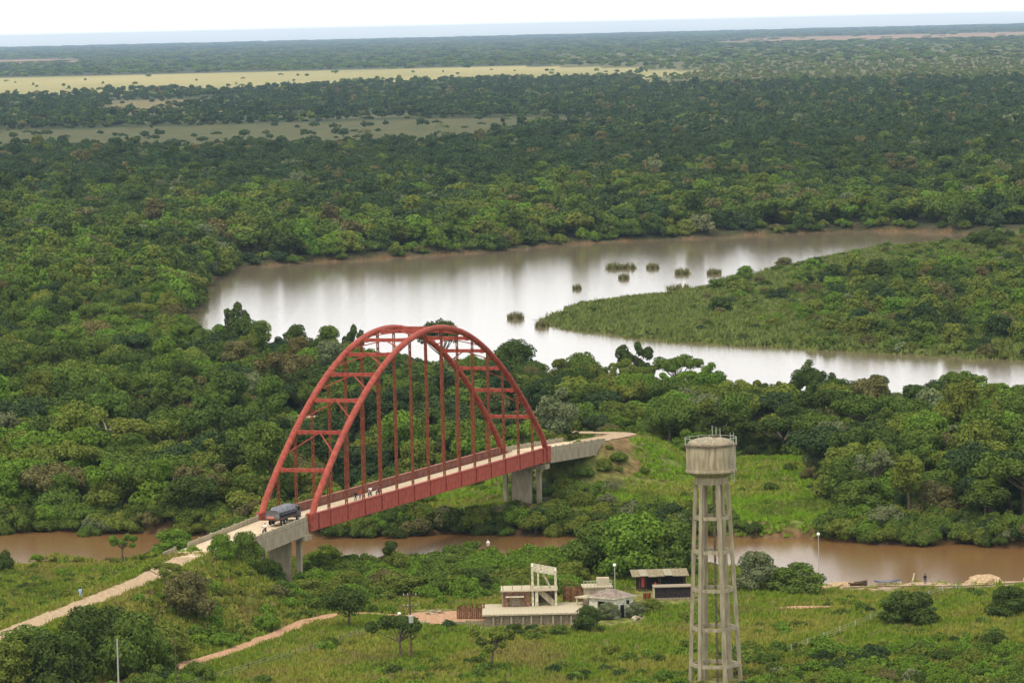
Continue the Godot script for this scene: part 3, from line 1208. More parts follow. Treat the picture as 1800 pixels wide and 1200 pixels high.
func build_bridge() -> void:
	var b := thing("arch_bridge", "red steel arch bridge with concrete approach spans over the brown river", "bridge")
	var hw := 4.65
	# arch ribs
	for sd in [-1, 1]:
		var path := []
		var rad := []
		for i in 61:
			var s := SPAN * i / 60.0
			path.append(br(s, sd * hw, rib_y(s) - (0.9 if i == 0 or i == 60 else 0.0)))
			rad.append(0.56)
		var st := newst()
		tube(st, path, rad, 12)
		obj("arch_rib", st, M.red, b)
	# cross struts and K-bracing
	for k in range(1, 15):
		var s := SPAN * k / 15.0
		var y := rib_y(s) - 0.1
		var st := newst()
		bar(st, br(s, -hw + 0.4, y), br(s, hw - 0.4, y), 0.55, 0.62)
		var strut := obj("strut", st, M.red, b)
		for end in [-1, 1]:
			var g := newst()
			bar(g, br(s, end * (hw - 0.7), y - 0.02), br(s, end * (hw - 1.3), y - 0.02), 0.62, 0.8)
			obj("gusset", g, M.red, strut)
	for k in range(2, 15):
		var to := k - 1 if k <= 7 else k
		var fr := k if k <= 7 else k - 1
		if k == 8:
			continue
		var sa := SPAN * fr / 15.0
		var sb := SPAN * to / 15.0
		for end in [-1, 1]:
			var st := newst()
			var sm := lerpf(sa, sb, 0.55)
			bar(st, br(sa, 0.0, rib_y(sa) - 0.15), br(sm, end * (hw - 0.4), rib_y(sm) - 0.2), 0.16, 0.16)
			obj("brace", st, M.red, b)
	# hangers: two chords with lacing
	for sd in [-1, 1]:
		for k in range(1, 15):
			var s := SPAN * k / 15.0
			var top := rib_y(s) - 0.5
			var hg := Node3D.new()
			hg.name = "hanger"
			b.add_child(hg, true)
			for e in [-1, 1]:
				var st := newst()
				bar(st, br(s + e * 0.42, sd * hw, DECK - 0.15), br(s + e * 0.42, sd * hw, top + 0.2), 0.13, 0.26, AX)
				obj("chord", st, M.rust, hg)
			var lace := newst()
			var n := maxi(2, int((top - DECK) / 1.1))
			for i in n:
				var y0 := lerpf(DECK, top, float(i) / n)
				var y1 := lerpf(DECK, top, float(i + 1) / n)
				var e := 1 if i % 2 == 0 else -1
				bar(lace, br(s - e * 0.38, sd * hw, y0), br(s + e * 0.38, sd * hw, y1), 0.06, 0.1, LT)
			obj("lacing", lace, M.rust, hg)
	# tie girders: web, flanges, panels between stiffeners
	for sd in [-1, 1]:
		var g := newst()
		bar(g, br(-1.2, sd * hw, DECK - 1.42), br(SPAN + 1.2, sd * hw, DECK - 1.42), 0.5, 2.5)
		var girder := obj("tie_girder", g, M.red_panel if sd > 0 else M.red_dusty, b)
		for fy in [DECK - 0.1, DECK - 2.76]:
			var f := newst()
			bar(f, br(-1.4, sd * hw, fy), br(SPAN + 1.4, sd * hw, fy), 0.8, 0.14)
			obj("flange", f, M.red if sd > 0 else M.red_dusty, girder)
		var nodes := [-1.25, SPAN + 1.25, 2.6, SPAN - 2.6]
		for k in range(1, 15):
			nodes.append(SPAN * k / 15.0)
		for s in nodes:
			var f := newst()
			bar(f, br(s, sd * (hw + 0.34), DECK - 2.66), br(s, sd * (hw + 0.34), DECK - 0.2), 0.16, 0.2, AX)
			obj("stiffener", f, M.red, girder)
		for s in [-0.2, SPAN + 0.2]:
			var f := newst()
			bar(f, br(s - 1.05, sd * hw, DECK - 1.35), br(s + 1.05, sd * hw, DECK - 1.35), 1.05, 3.0)
			obj("end_block", f, M.red, girder)
	# floor beams and deck
	for k in 16:
		var s := SPAN * k / 15.0
		var st := newst()
		bar(st, br(s, -hw + 0.26, DECK - 2.0), br(s, hw - 0.26, DECK - 2.0), 0.35, 1.0)
		obj("floor_beam", st, M.rust, b)
	var ds := newst()
	bar(ds, br(-0.5, 0.75, DECK - 1.25), br(SPAN + 0.5, 0.75, DECK - 1.25), 6.4, 0.4)
	obj("deck_slab", ds, M.deck, b)
	var ws := newst()
	bar(ws, br(-0.5, -3.42, DECK - 1.5), br(SPAN + 0.5, -3.42, DECK - 1.5), 1.9, 0.2)
	obj("edge_strip", ws, M.dark_brown, b)  # sunken strip by the left girder, darker brown than the deck slab
	var rl := newst()
	bar(rl, br(0, -2.5, DECK - 0.72), br(SPAN, -2.5, DECK - 0.72), 0.07, 0.09)
	var rail := obj("handrail", rl, M.rust, b)
	for k in 41:
		var p := newst()
		bar(p, br(SPAN * k / 40.0, -2.5, DECK - 1.42), br(SPAN * k / 40.0, -2.5, DECK - 0.765), 0.08, 0.08, AX)
		obj("rail_post", p, M.rust, rail)
	# approach spans
	approach(b, 0.0 - 1.6, -41.0, 12.7, 11.1, [-21.0])
	approach(b, SPAN + 1.6, 156.0, 12.7, 11.3, [])
	# piers
	for a in [[-3.0, 0.0], [SPAN - 1.5, 0.0]]:
		pier(b, a[0], 4.4, DECK - 4.15)
	pier(b, -21.5, 3.0, 7.9)
	# abutments
	for a in [[-42.0, 11.0], [157.0, 11.2]]:
		var st := newst()
		bar(st, br(a[0], -4.9, 5.0), br(a[0], 4.9, 5.0), 1.6, (a[1] - 5.0) * 2.0 - 0.6)
		obj("abutment", st, M.concrete, b)
	rebase(b, B0)

func approach(b: Node3D, s0: float, s1: float, y0: float, y1: float, joints: Array) -> void:
	var span := Node3D.new()
	span.name = "approach_span"
	b.add_child(span, true)
	var st := newst()
	bar(st, br(s0, 0, y0 - 0.25), br(s1, 0, y1 - 0.25), 8.3, 0.4)
	obj("deck_slab", st, M.deck, span)
	var n := 4
	for sd in [-1, 1]:
		for i in 2:
			var a := float(i) / 2.0
			var c := float(i + 1) / 2.0
			var pa := br(lerpf(s0, s1, a) + signf(s1 - s0) * 0.06, sd * 4.45, lerpf(y0, y1, a))
			var pb := br(lerpf(s0, s1, c) - signf(s1 - s0) * 0.06, sd * 4.45, lerpf(y0, y1, c))
			var g := newst()
			bar(g, pa + Vector3(0, -1.05, 0), pb + Vector3(0, -1.05, 0), 0.55, 2.0)
			obj("edge_beam", g, M.concrete, span)
			var f := newst()
			bar(f, pa + Vector3(0, -2.15, 0), pb + Vector3(0, -2.15, 0), 0.85, 0.34)
			obj("beam_flange", f, M.concrete, span)
			for j in n:
				var qa := pa.lerp(pb, (j + 0.03) / n)
				var qb := pa.lerp(pb, (j + 0.97) / n)
				if sd < 0 and s1 < s0 and i == 1 and j == 2:
					continue
				var w := newst()
				bar(w, qa + Vector3(0, 0.38, 0), qb + Vector3(0, 0.38, 0), 0.24, 0.72)
				obj("parapet_panel", w, M.concrete, span)
				var q := newst()
				bar(q, qa + Vector3(0, 0.05, 0), qa + Vector3(0, 0.92, 0), 0.34, 0.34, AX)
				obj("parapet_post", q, M.concrete, span)
	for l in [-1.5, 1.5]:
		var g := newst()
		bar(g, br(s0, l, y0 - 1.2), br(s1, l, y1 - 1.2), 0.5, 1.5)
		obj("inner_beam", g, M.concrete, span)

func pier(b: Node3D, s: float, half: float, top: float) -> void:
	var p := Node3D.new()
	p.name = "pier"
	b.add_child(p, true)
	var st := newst()
	bar(st, br(s, -half - 0.9, top + 0.45), br(s, half + 0.9, top + 0.45), 2.6, 0.9)
	obj("pier_cap", st, M.concrete, p)
	var c2 := newst()
	bar(c2, br(s, -half * 0.42, (top - 3.5) * 0.5), br(s, half * 0.42, (top - 3.5) * 0.5), 1.3, top + 3.5)
	obj("wall_shaft", c2, M.concrete, p)
	for sd in [-1, 1]:
		var c := newst()
		bar(c, br(s + 0.2, sd * half * 0.78, -3.4), br(s + 0.2, sd * half * 0.78, top), 0.8, 0.8, AX)
		obj("column", c, M.concrete, p)
		var q := newst()
		box(q, br(s, sd * (half * 0.9), top + 1.05), Vector3(0.9, 0.34, 0.9), -AZ)
		obj("bearing", q, M.rust, p)

# ---------------------------------------------------------------- water tower
func build_tower() -> void:
	var c := Vector3(27.7, 2.0, -639.1)
	c.y = land(27.7, 639.1)
	var t := thing("water_tower", "tall grey concrete water tower with round tank on six legs", "water tower", c)
	var k := 36.0 - 35.9 - c.y
	var tank := newst()
	lathe(tank, Vector3(0, k, 0), [Vector2(0.05, 30.95), Vector2(2.2, 30.95), Vector2(2.7, 31.2), Vector2(3.3, 31.5), Vector2(3.62, 31.72), Vector2(3.62, 32.0), Vector2(3.52, 32.05), Vector2(3.52, 35.35)], 36)
	var tk := obj("tank", tank, M.stained, t)
	var rim := newst()
	lathe(rim, Vector3(0, k, 0), [Vector2(3.5, 35.36), Vector2(3.75, 35.4), Vector2(3.75, 35.62), Vector2(3.3, 35.64)], 36)
	obj("rim", rim, M.concrete_dark, tk)
	var dome := newst()
	var prof := []
	for i in 9:
		var a := PI * 0.5 * i / 8.0
		prof.append(Vector2(3.3 * cos(a) + 0.01, 35.63 + 0.95 * sin(a)))
	lathe(dome, Vector3(0, k, 0), prof, 36)
	obj("dome", dome, M.stained, tk)
	var hatch := newst()
	lathe(hatch, Vector3(0.6, k + 36.5, 0.3), [Vector2(0.4, 0), Vector2(0.4, 0.35), Vector2(0.02, 0.42)], 12)
	obj("hatch", hatch, M.concrete_dark, tk)
	for i in 14:
		var a := TAU * (i + 0.5) / 14.0
		var st := newst()
		bar(st, Vector3(3.68 * cos(a), 35.6 + k, 3.68 * sin(a)), Vector3(3.68 * cos(a), 36.55 + k, 3.68 * sin(a)), 0.07, 0.07)
		obj("rail_post", st, M.pale_metal, t)
	var rg := newst()
	var loop := []
	var lr := []
	for i in 29:
		var a := TAU * i / 28.0
		loop.append(Vector3(3.68 * cos(a), 36.5 + k, 3.68 * sin(a)))
		lr.append(0.035)
	tube(rg, loop, lr, 5, false)
	obj("guard_rail", rg, M.pale_metal, t)
	var collar := newst()
	lathe(collar, Vector3(0, k, 0), [Vector2(2.0, 29.95), Vector2(2.42, 29.95), Vector2(2.42, 30.96), Vector2(2.0, 30.96)], 6)
	var co := obj("ring_beam", collar, M.concrete, t)
	co.rotation.y = deg_to_rad(-20.0 + 30.0)
	var heights := [25.2, 20.4, 15.0, 9.5, 4.3]
	var legs := []
	for i in 6:
		var a := deg_to_rad(20.0 + 60.0 * i)
		var dir := Vector3(sin(a), 0, cos(a))
		legs.append(dir)
		var st := newst()
		bar(st, dir * 3.62 + Vector3(0, -0.6, 0), dir * 2.28 + Vector3(0, 29.97 + k, 0), 0.52, 0.52, dir)
		obj("leg", st, M.concrete, t)
	for h in heights:
		var y: float = h + k
		var rr := lerpf(3.62, 2.28, y / (29.97 + k))
		for i in 6:
			var st := newst()
			var p: Vector3 = legs[i] * rr
			var q: Vector3 = legs[(i + 1) % 6] * rr
			var f := (q - p).normalized() * 0.24
			bar(st, p + f + Vector3(0, y, 0), q - f + Vector3(0, y, 0), 0.34, 0.48)
			obj("tie_beam", st, M.concrete, t)
	# supply pipe and ladder
	var pipe := newst()
	tube(pipe, [Vector3(0.3, -0.4, -0.2), Vector3(0.3, 31.0 + k, -0.2)], [0.16, 0.16], 8)
	obj("supply_pipe", pipe, M.concrete_dark, t)
	var lad := Node3D.new()
	lad.name = "ladder"
	t.add_child(lad, true)
	for e in [-0.22, 0.22]:
		var st := newst()
		bar(st, Vector3(2.9 + e, 30.3 + k, 2.25), Vector3(2.9 + e, 37.4 + k, 2.45), 0.06, 0.06, Vector3.RIGHT)
		obj("ladder_rail", st, M.pale_metal, lad)
	for i in 17:
		var st := newst()
		var y := 30.6 + k + i * 0.4
		var z := lerpf(2.25, 2.45, i / 17.0)
		bar(st, Vector3(2.71, y, z), Vector3(3.09, y, z), 0.04, 0.04)
		obj("rung", st, M.pale_metal, lad)
	for i in 3:
		var st := newst()
		bar(st, Vector3(0.3 + i * 0.55, 36.2 + k, -1.2), Vector3(0.3 + i * 0.55, 38.1 + k - i * 0.25, -1.2), 0.07, 0.07)
		obj("vent_pipe", st, M.pale_metal, t)

# ---------------------------------------------------------------- buildings
func part_box(called: String, parent: Node3D, c: Vector3, size: Vector3, m: Material, turn := 0.0) -> MeshInstance3D:
	var st := newst()
	box(st, c, size, turn)
	return obj(called, st, m, parent)

func build_ruin() -> void:
	var g := land(2.0, 705.0)
	var t := thing("unfinished_building", "roofless unfinished concrete building with open upper frame on a raised platform", "building", Vector3(0, 0, 0))
	var top := 3.45
	part_box("platform", t, Vector3(2.3, (top + 0.5) * 0.5, -711.6), Vector3(15.2, top - 0.5, 12.0), M.concrete_warm)
	part_box("platform_slab", t, Vector3(2.3, top + 0.13, -711.4), Vector3(15.9, 0.24, 12.9), M.plaster_stained)
	for i in 9:
		part_box("buttress", t, Vector3(-4.2 + i * 1.55 + (0.3 if i % 3 == 0 else 0.0), top * 0.5 + 0.2, -705.35), Vector3(0.3, top - 0.7, 0.4), M.concrete if i % 2 == 0 else M.concrete_warm)
	var y := top + 0.26
	# ground floor block on the left
	part_box("back_wall", t, Vector3(-0.2, y + 1.2, -719.4), Vector3(4.4, 2.4, 0.25), M.concrete_dark)
	part_box("side_wall", t, Vector3(-2.45, y + 1.2, -716.6), Vector3(0.25, 2.4, 5.3), M.concrete_warm)
	part_box("front_wall", t, Vector3(-1.9, y + 1.2, -714.1), Vector3(0.8, 2.4, 0.24), M.brick)
	part_box("front_wall", t, Vector3(1.3, y + 1.2, -714.1), Vector3(1.3, 2.4, 0.24), M.brick)
	part_box("lintel", t, Vector3(-0.4, y + 2.05, -714.1), Vector3(2.2, 0.7, 0.24), M.brick)
	part_box("awning", t, Vector3(-0.5, y + 1.62, -713.6), Vector3(2.9, 0.14, 1.3), M.plaster)
	part_box("shutter", t, Vector3(-0.4, y + 0.8, -714.3), Vector3(2.0, 1.5, 0.08), M.concrete_warm)
	part_box("roof_slab", t, Vector3(0.0, y + 2.52, -716.6), Vector3(5.4, 0.22, 6.4), M.plaster_stained)
	# frame tower on the right
	for cx in [2.35, 6.0]:
		for cz in [-714.0, -718.2]:
			var lift := 0.0 if cx < 4.0 else -0.75
			part_box("column", t, Vector3(cx, y + (6.3 + lift) * 0.5, cz), Vector3(0.34, 6.3 + lift, 0.34), M.plaster)
	part_box("middle_column", t, Vector3(3.25, y + 4.3, -714.0), Vector3(0.28, 3.4, 0.28), M.plaster)
	part_box("door_post", t, Vector3(2.95, y + 1.2, -713.95), Vector3(0.5, 2.4, 0.3), M.plaster)
	part_box("floor_slab", t, Vector3(4.2, y + 2.52, -716.1), Vector3(4.2, 0.24, 5.0), M.plaster_stained)
	part_box("rear_wall", t, Vector3(4.2, y + 1.2, -718.3), Vector3(3.4, 2.38, 0.2), M.concrete_dark)
	for z in [-714.0, -718.2]:
		var st := newst()
		bar(st, Vector3(2.2, y + 5.95, z), Vector3(6.15, y + 5.15, z), 0.4, 0.75)
		obj("top_beam", st, M.plaster, t)
	for x in [2.35, 6.0]:
		var st := newst()
		var yy: float = y + 5.95 - (x - 2.35) * 0.22
		bar(st, Vector3(x, yy + 0.05, -714.22), Vector3(x, yy + 0.05, -717.98), 0.36, 0.6)
		obj("top_beam", st, M.plaster, t)
	var pr := newst()
	bar(pr, Vector3(4.0, y + 5.2, -714.4), Vector3(5.2, y + 2.66, -715.6), 0.24, 0.24)
	obj("leaning_prop", pr, M.plaster, t)
	# stair inside
	var stairs := Node3D.new()
	stairs.name = "stair"
	t.add_child(stairs, true)
	for i in 9:
		part_box("step", stairs, Vector3(3.7 + i * 0.24, y + 2.3 - i * 0.26, -714.9), Vector3(0.26, 0.2, 1.1), M.concrete)
	var s := newst()
	bar(s, Vector3(3.4, y + 2.4, -714.3), Vector3(5.9, y + 0.1, -714.3), 0.1, 0.9)
	obj("stair_wall", s, M.concrete, stairs)
	rebase(t, Vector3(2.3, g, -711.0))
	# rusty sheets
	var f := thing("rusty_fence", "rusty corrugated sheet fence behind the unfinished building's right side", "fence", Vector3(7.2, 0, -719.5))
	for i in 9:
		var q := newst()
		box(q, Vector3(0.2 + i * 0.5, y + 1.15 + sin(i * 2.1) * 0.12, sin(i * 1.7) * 0.04), Vector3(0.48, 2.3, 0.05), 0.0)
		obj("sheet", q, M.rust_sheet if i % 2 == 0 else M.rust_sheet2, f)
	f.position.y = -0.05
	var f2 := thing("plank_fence", "brown plank fence left of the platform beside the sandy lot", "fence", Vector3(-9.6, land(-8.0, 712.0) - 0.3, -713.0))
	for i in 15:
		var h := 2.3 + sin(i * 3.3) * 0.35
		part_box("plank", f2, Vector3(i * 0.3, h * 0.5 + 0.2, sin(i * 0.9) * 0.05), Vector3(0.27, h, 0.06), M.rust_sheet if i % 3 else M.rust_sheet2)
	var wl := thing("low_wall", "low grey masonry wall at the sandy lot's near edge", "wall", Vector3(-11.5, land(-9.0, 706.0) - 0.3, -706.5))
	for i in 7:
		part_box("wall_block", wl, Vector3(i * 0.92, 0.55, 0), Vector3(0.9, 0.9 + 0.2 * sin(i * 1.9), 0.3), M.concrete if i % 2 else M.concrete_warm)

func build_clutter() -> void:
	var r := RandomNumberGenerator.new()
	r.seed = 61
	var heaps := [[-6.8, 703.0, "heap of broken concrete at the platform's left front corner"], [9.6, 704.5, "heap of broken concrete at the platform's right front corner"], [-13.5, 721.0, "rubble heap at the back of the sandy lot"], [19.0, 707.0, "rubble heap lying right of the white house"], [-15.0, 708.0, "flat rubble heap at the sandy lot's left end"]]
	for a in heaps:
		var t := thing("rubble_heap", a[2], "rubble", Vector3(a[0], land(a[0], a[1]), -a[1]), 0.0, "rubble heaps round the ruin")
		for i in 16:
			var q := newst()
			var w := r.randf_range(0.25, 0.8)
			var rad := sqrt(r.randf()) * 1.3
			var an := r.randf() * TAU
			box(q, Vector3.ZERO, Vector3(w, w * r.randf_range(0.3, 0.7), w * r.randf_range(0.5, 1.0)))
			var o := obj("block", q, [M.concrete_warm, M.plaster_stained, M.concrete][i % 3], t)
			o.position = Vector3(cos(an) * rad, 0.1 + (1.3 - rad) * r.randf_range(0.1, 0.5), sin(an) * rad)
			o.rotation = Vector3(r.randf_range(-0.5, 0.5), r.randf() * TAU, r.randf_range(-0.5, 0.5))
	# drums beside the shed
	for i in 3:
		var spots := [[20.6, 733.5, "rusty oil drum nearest the white house"], [21.3, 734.3, "rusty oil drum in the middle of three by the shed"], [21.2, 732.6, "rusty oil drum touching the dark shed's corner"]]
		var t := thing("oil_drum", spots[i][2], "drum", Vector3(spots[i][0], land(spots[i][0], spots[i][1]), -spots[i][1]), 0.0, "oil drums by the shed")
		var b := newst()
		lathe(b, Vector3.ZERO, [Vector2(0.01, 0), Vector2(0.29, 0), Vector2(0.29, 0.28), Vector2(0.31, 0.3), Vector2(0.29, 0.32), Vector2(0.29, 0.58), Vector2(0.31, 0.6), Vector2(0.29, 0.62), Vector2(0.29, 0.88), Vector2(0.27, 0.86), Vector2(0.01, 0.86)], 16)
		obj("barrel", b, M.rust, t)
	# starter bars left standing on the unfinished building
	var rb := thing("starter_bars", "rusty reinforcement bars standing on the low block's roof", "rebar", Vector3(0, 6.35, -716.6))
	for i in 8:
		var q := newst()
		var x := -2.3 + (i % 4) * 1.45
		var z := -2.8 if i < 4 else 2.8
		bar(q, Vector3(x, -0.08, z), Vector3(x + r.randf_range(-0.15, 0.15), r.randf_range(0.6, 1.1), z), 0.06, 0.06)
		obj("rebar", q, M.rust, rb)

func gable_face(st: SurfaceTool, pts: Array) -> void:
	for i in range(1, pts.size() - 1):
		for p in [pts[0], pts[i], pts[i + 1]]:
			st.add_vertex(p)

func build_house() -> void:
	var gy := land(15.0, 711.0)
	var t := thing("white_house", "small white house with grey hipped roof and porch canopy", "house", Vector3(14.7, gy - 0.3, -712.5), -0.72)
	var w := 5.0
	var dp := 4.6
	var h := 3.5
	# walls with openings: four sides
	part_box("wall", t, Vector3(-w * 0.5, h * 0.5, 0), Vector3(0.22, h, dp), M.white)
	part_box("wall", t, Vector3(w * 0.5, h * 0.5, 0), Vector3(0.22, h, dp), M.white)
	part_box("wall", t, Vector3(0, h * 0.5, -dp * 0.5 + 0.11), Vector3(w - 0.22, h, 0.22), M.white)
	var z := dp * 0.5 - 0.11
	part_box("wall", t, Vector3(-w * 0.5 + 0.86, h * 0.5, z), Vector3(1.5, h, 0.22), M.white)
	part_box("wall", t, Vector3(w * 0.5 - 1.0, h * 0.5, z), Vector3(1.78, h, 0.22), M.white)
	part_box("wall", t, Vector3(-0.1, 0.85, z), Vector3(1.62, 1.7, 0.22), M.white)
	part_box("wall", t, Vector3(-0.1, h - 0.32, z), Vector3(1.62, 0.64, 0.22), M.white)
	var wn := part_box("window", t, Vector3(-0.1, 2.28, z - 0.07), Vector3(1.6, 1.14, 0.04), M.dark)
	part_box("window_sill", wn, Vector3(-0.1, 1.74, z + 0.14), Vector3(1.7, 0.08, 0.16), M.plaster)
	var dr := part_box("door", t, Vector3(w * 0.5 + 0.125, 1.25, 0.5), Vector3(0.05, 2.1, 0.9), M.dark)
	part_box("door_handle", dr, Vector3(w * 0.5 + 0.17, 1.2, 0.2), Vector3(0.04, 0.05, 0.12), M.pale_metal)
	var w2 := part_box("window", t, Vector3(w * 0.5 + 0.122, 2.6, -0.9), Vector3(0.05, 0.6, 0.7), M.dark)
	part_box("window_frame", w2, Vector3(w * 0.5 + 0.13, 2.95, -0.9), Vector3(0.08, 0.08, 0.86), M.plaster)
	# hipped roof
	var ov := 0.45
	var e := [Vector3(-w * 0.5 - ov, h, -dp * 0.5 - ov), Vector3(w * 0.5 + ov, h, -dp * 0.5 - ov), Vector3(w * 0.5 + ov, h, dp * 0.5 + ov), Vector3(-w * 0.5 - ov, h, dp * 0.5 + ov)]
	var ra := Vector3(-0.9, h + 1.15, 0)
	var rb := Vector3(0.9, h + 1.15, 0)
	var faces := [[e[3], e[2], rb, ra], [e[1], e[0], ra, rb], [e[2], e[1], rb], [e[0], e[3], ra]]
	var roof := Node3D.new()
	roof.name = "roof"
	t.add_child(roof, true)
	for f in faces:
		var st := newst()
		gable_face(st, f)
		var low := []
		for p in f:
			low.append(p - Vector3(0, 0.12, 0))
		low.reverse()
		gable_face(st, low)
		obj("roof_slope", st, M.roof, roof)
	for i in 4:
		var st := newst()
		bar(st, e[i] - Vector3(0, 0.06, 0), e[(i + 1) % 4] - Vector3(0, 0.06, 0), 0.08, 0.18)
		obj("fascia", st, M.plaster, roof)
	# porch canopy
	part_box("porch_canopy", t, Vector3(-w * 0.5 - 1.7, h - 0.35, 0.6), Vector3(2.9, 0.2, 3.4), M.plaster_stained)
	for zz in [-0.8, 2.0]:
		part_box("porch_post", t, Vector3(-w * 0.5 - 2.9, (h - 0.45) * 0.5, zz), Vector3(0.2, h - 0.45, 0.2), M.plaster)
	# annexe behind with a railed flat roof
	var a := thing("annexe", "grey flat-roofed annexe with rooftop railing behind the white house", "building", Vector3(12.6, gy - 0.3, -719.5), 0.05)
	part_box("wall", a, Vector3(0, 2.1, 0), Vector3(4.4, 4.2, 4.2), M.concrete)
	part_box("roof_slab", a, Vector3(0, 4.29, 0), Vector3(4.8, 0.18, 4.6), M.plaster_stained)
	for i in 9:
		part_box("railing_bar", a, Vector3(-2.2 + i * 0.55, 4.83, 2.15), Vector3(0.09, 0.9, 0.09), M.pale_metal)
	part_box("handrail", a, Vector3(0, 5.32, 2.15), Vector3(4.6, 0.08, 0.1), M.pale_metal)
	part_box("roof_tank", a, Vector3(1.0, 4.95, -0.6), Vector3(2.0, 1.1, 1.6), M.plaster_stained)

func build_sheds() -> void:
	var gy := land(25.0, 733.0)
	var t := thing("dark_shed", "long low dark shed with open front left of the water tower", "shed", Vector3(25.2, gy - 0.2, -732.0), 0.03)
	part_box("back_wall", t, Vector3(0, 1.1, -1.5), Vector3(6.4, 2.2, 0.15), M.rust_sheet)
	part_box("side_wall", t, Vector3(-3.2, 1.1, 0), Vector3(0.18, 2.2, 3.0), M.plaster_stained)
	part_box("side_wall", t, Vector3(3.2, 1.1, 0), Vector3(0.18, 2.2, 3.0), M.plaster_stained)
	for i in 6:
		part_box("tarred_panel", t, Vector3(-2.6 + i * 1.04, 1.25, 1.38), Vector3(1.02, 1.5, 0.06), M.tar)
	part_box("kerb", t, Vector3(0, 0.26, 1.4), Vector3(6.4, 0.5, 0.3), M.concrete_warm)
	part_box("roof_slab", t, Vector3(0, 2.27, 0), Vector3(6.7, 0.13, 3.4), M.concrete_warm)
	var c := thing("thatch_shelter", "open shelter with patched pale roof and dark inside behind the shed", "shelter", Vector3(24.0, land(24.0, 747.0) - 0.2, -746.5), 0.05)
	for x in [-4.0, -0.6, 3.6]:
		for z in [-1.8, 1.8]:
			part_box("post", c, Vector3(x, 1.4, z), Vector3(0.16, 2.8, 0.16), M.plank)
	for i in 7:
		var st := newst()
		var x := -4.6 + i * 1.35
		bar(st, Vector3(x, 2.75 + 0.1 * sin(i * 2.0), 2.4), Vector3(x, 3.35, -2.4), 1.33, 0.1, Vector3.UP)
		obj("roof_sheet", st, [M.thatch, M.thatch2, M.thatch][i % 3], c)
	part_box("back_wall", c, Vector3(-0.2, 1.35, -1.95), Vector3(8.2, 2.7, 0.12), M.tar)
	part_box("table", c, Vector3(1.0, 0.75, 0.2), Vector3(2.4, 0.1, 1.0), M.plank)
	var cloth := thing("hanging_cloth", "red cloth hanging at the shelter's front post", "cloth", Vector3(20.6, land(21.0, 744.0), -744.4))
	var st := newst()
	for i in 6:
		var x0 := -0.27 + i * 0.09
		quad(st, Vector3(x0, 2.3, 0.05 * sin(i * 1.5)), Vector3(x0 + 0.09, 2.3, 0.05 * sin((i + 1) * 1.5)), Vector3(x0 * 0.8 + 0.09, 0.6, 0.1 * sin((i + 1) * 1.5)), Vector3(x0 * 0.8, 0.6, 0.1 * sin(i * 1.5)))
	obj("drape", st, M.cloth_red, cloth)
	part_box("peg_rail", cloth, Vector3(0, 2.34, 0), Vector3(1.1, 0.06, 0.06), M.plank)
	part_box("peg_post", cloth, Vector3(-0.55, 1.15, 0), Vector3(0.08, 2.5, 0.08), M.plank)
	part_box("peg_post", cloth, Vector3(0.55, 1.15, 0), Vector3(0.08, 2.5, 0.08), M.plank)

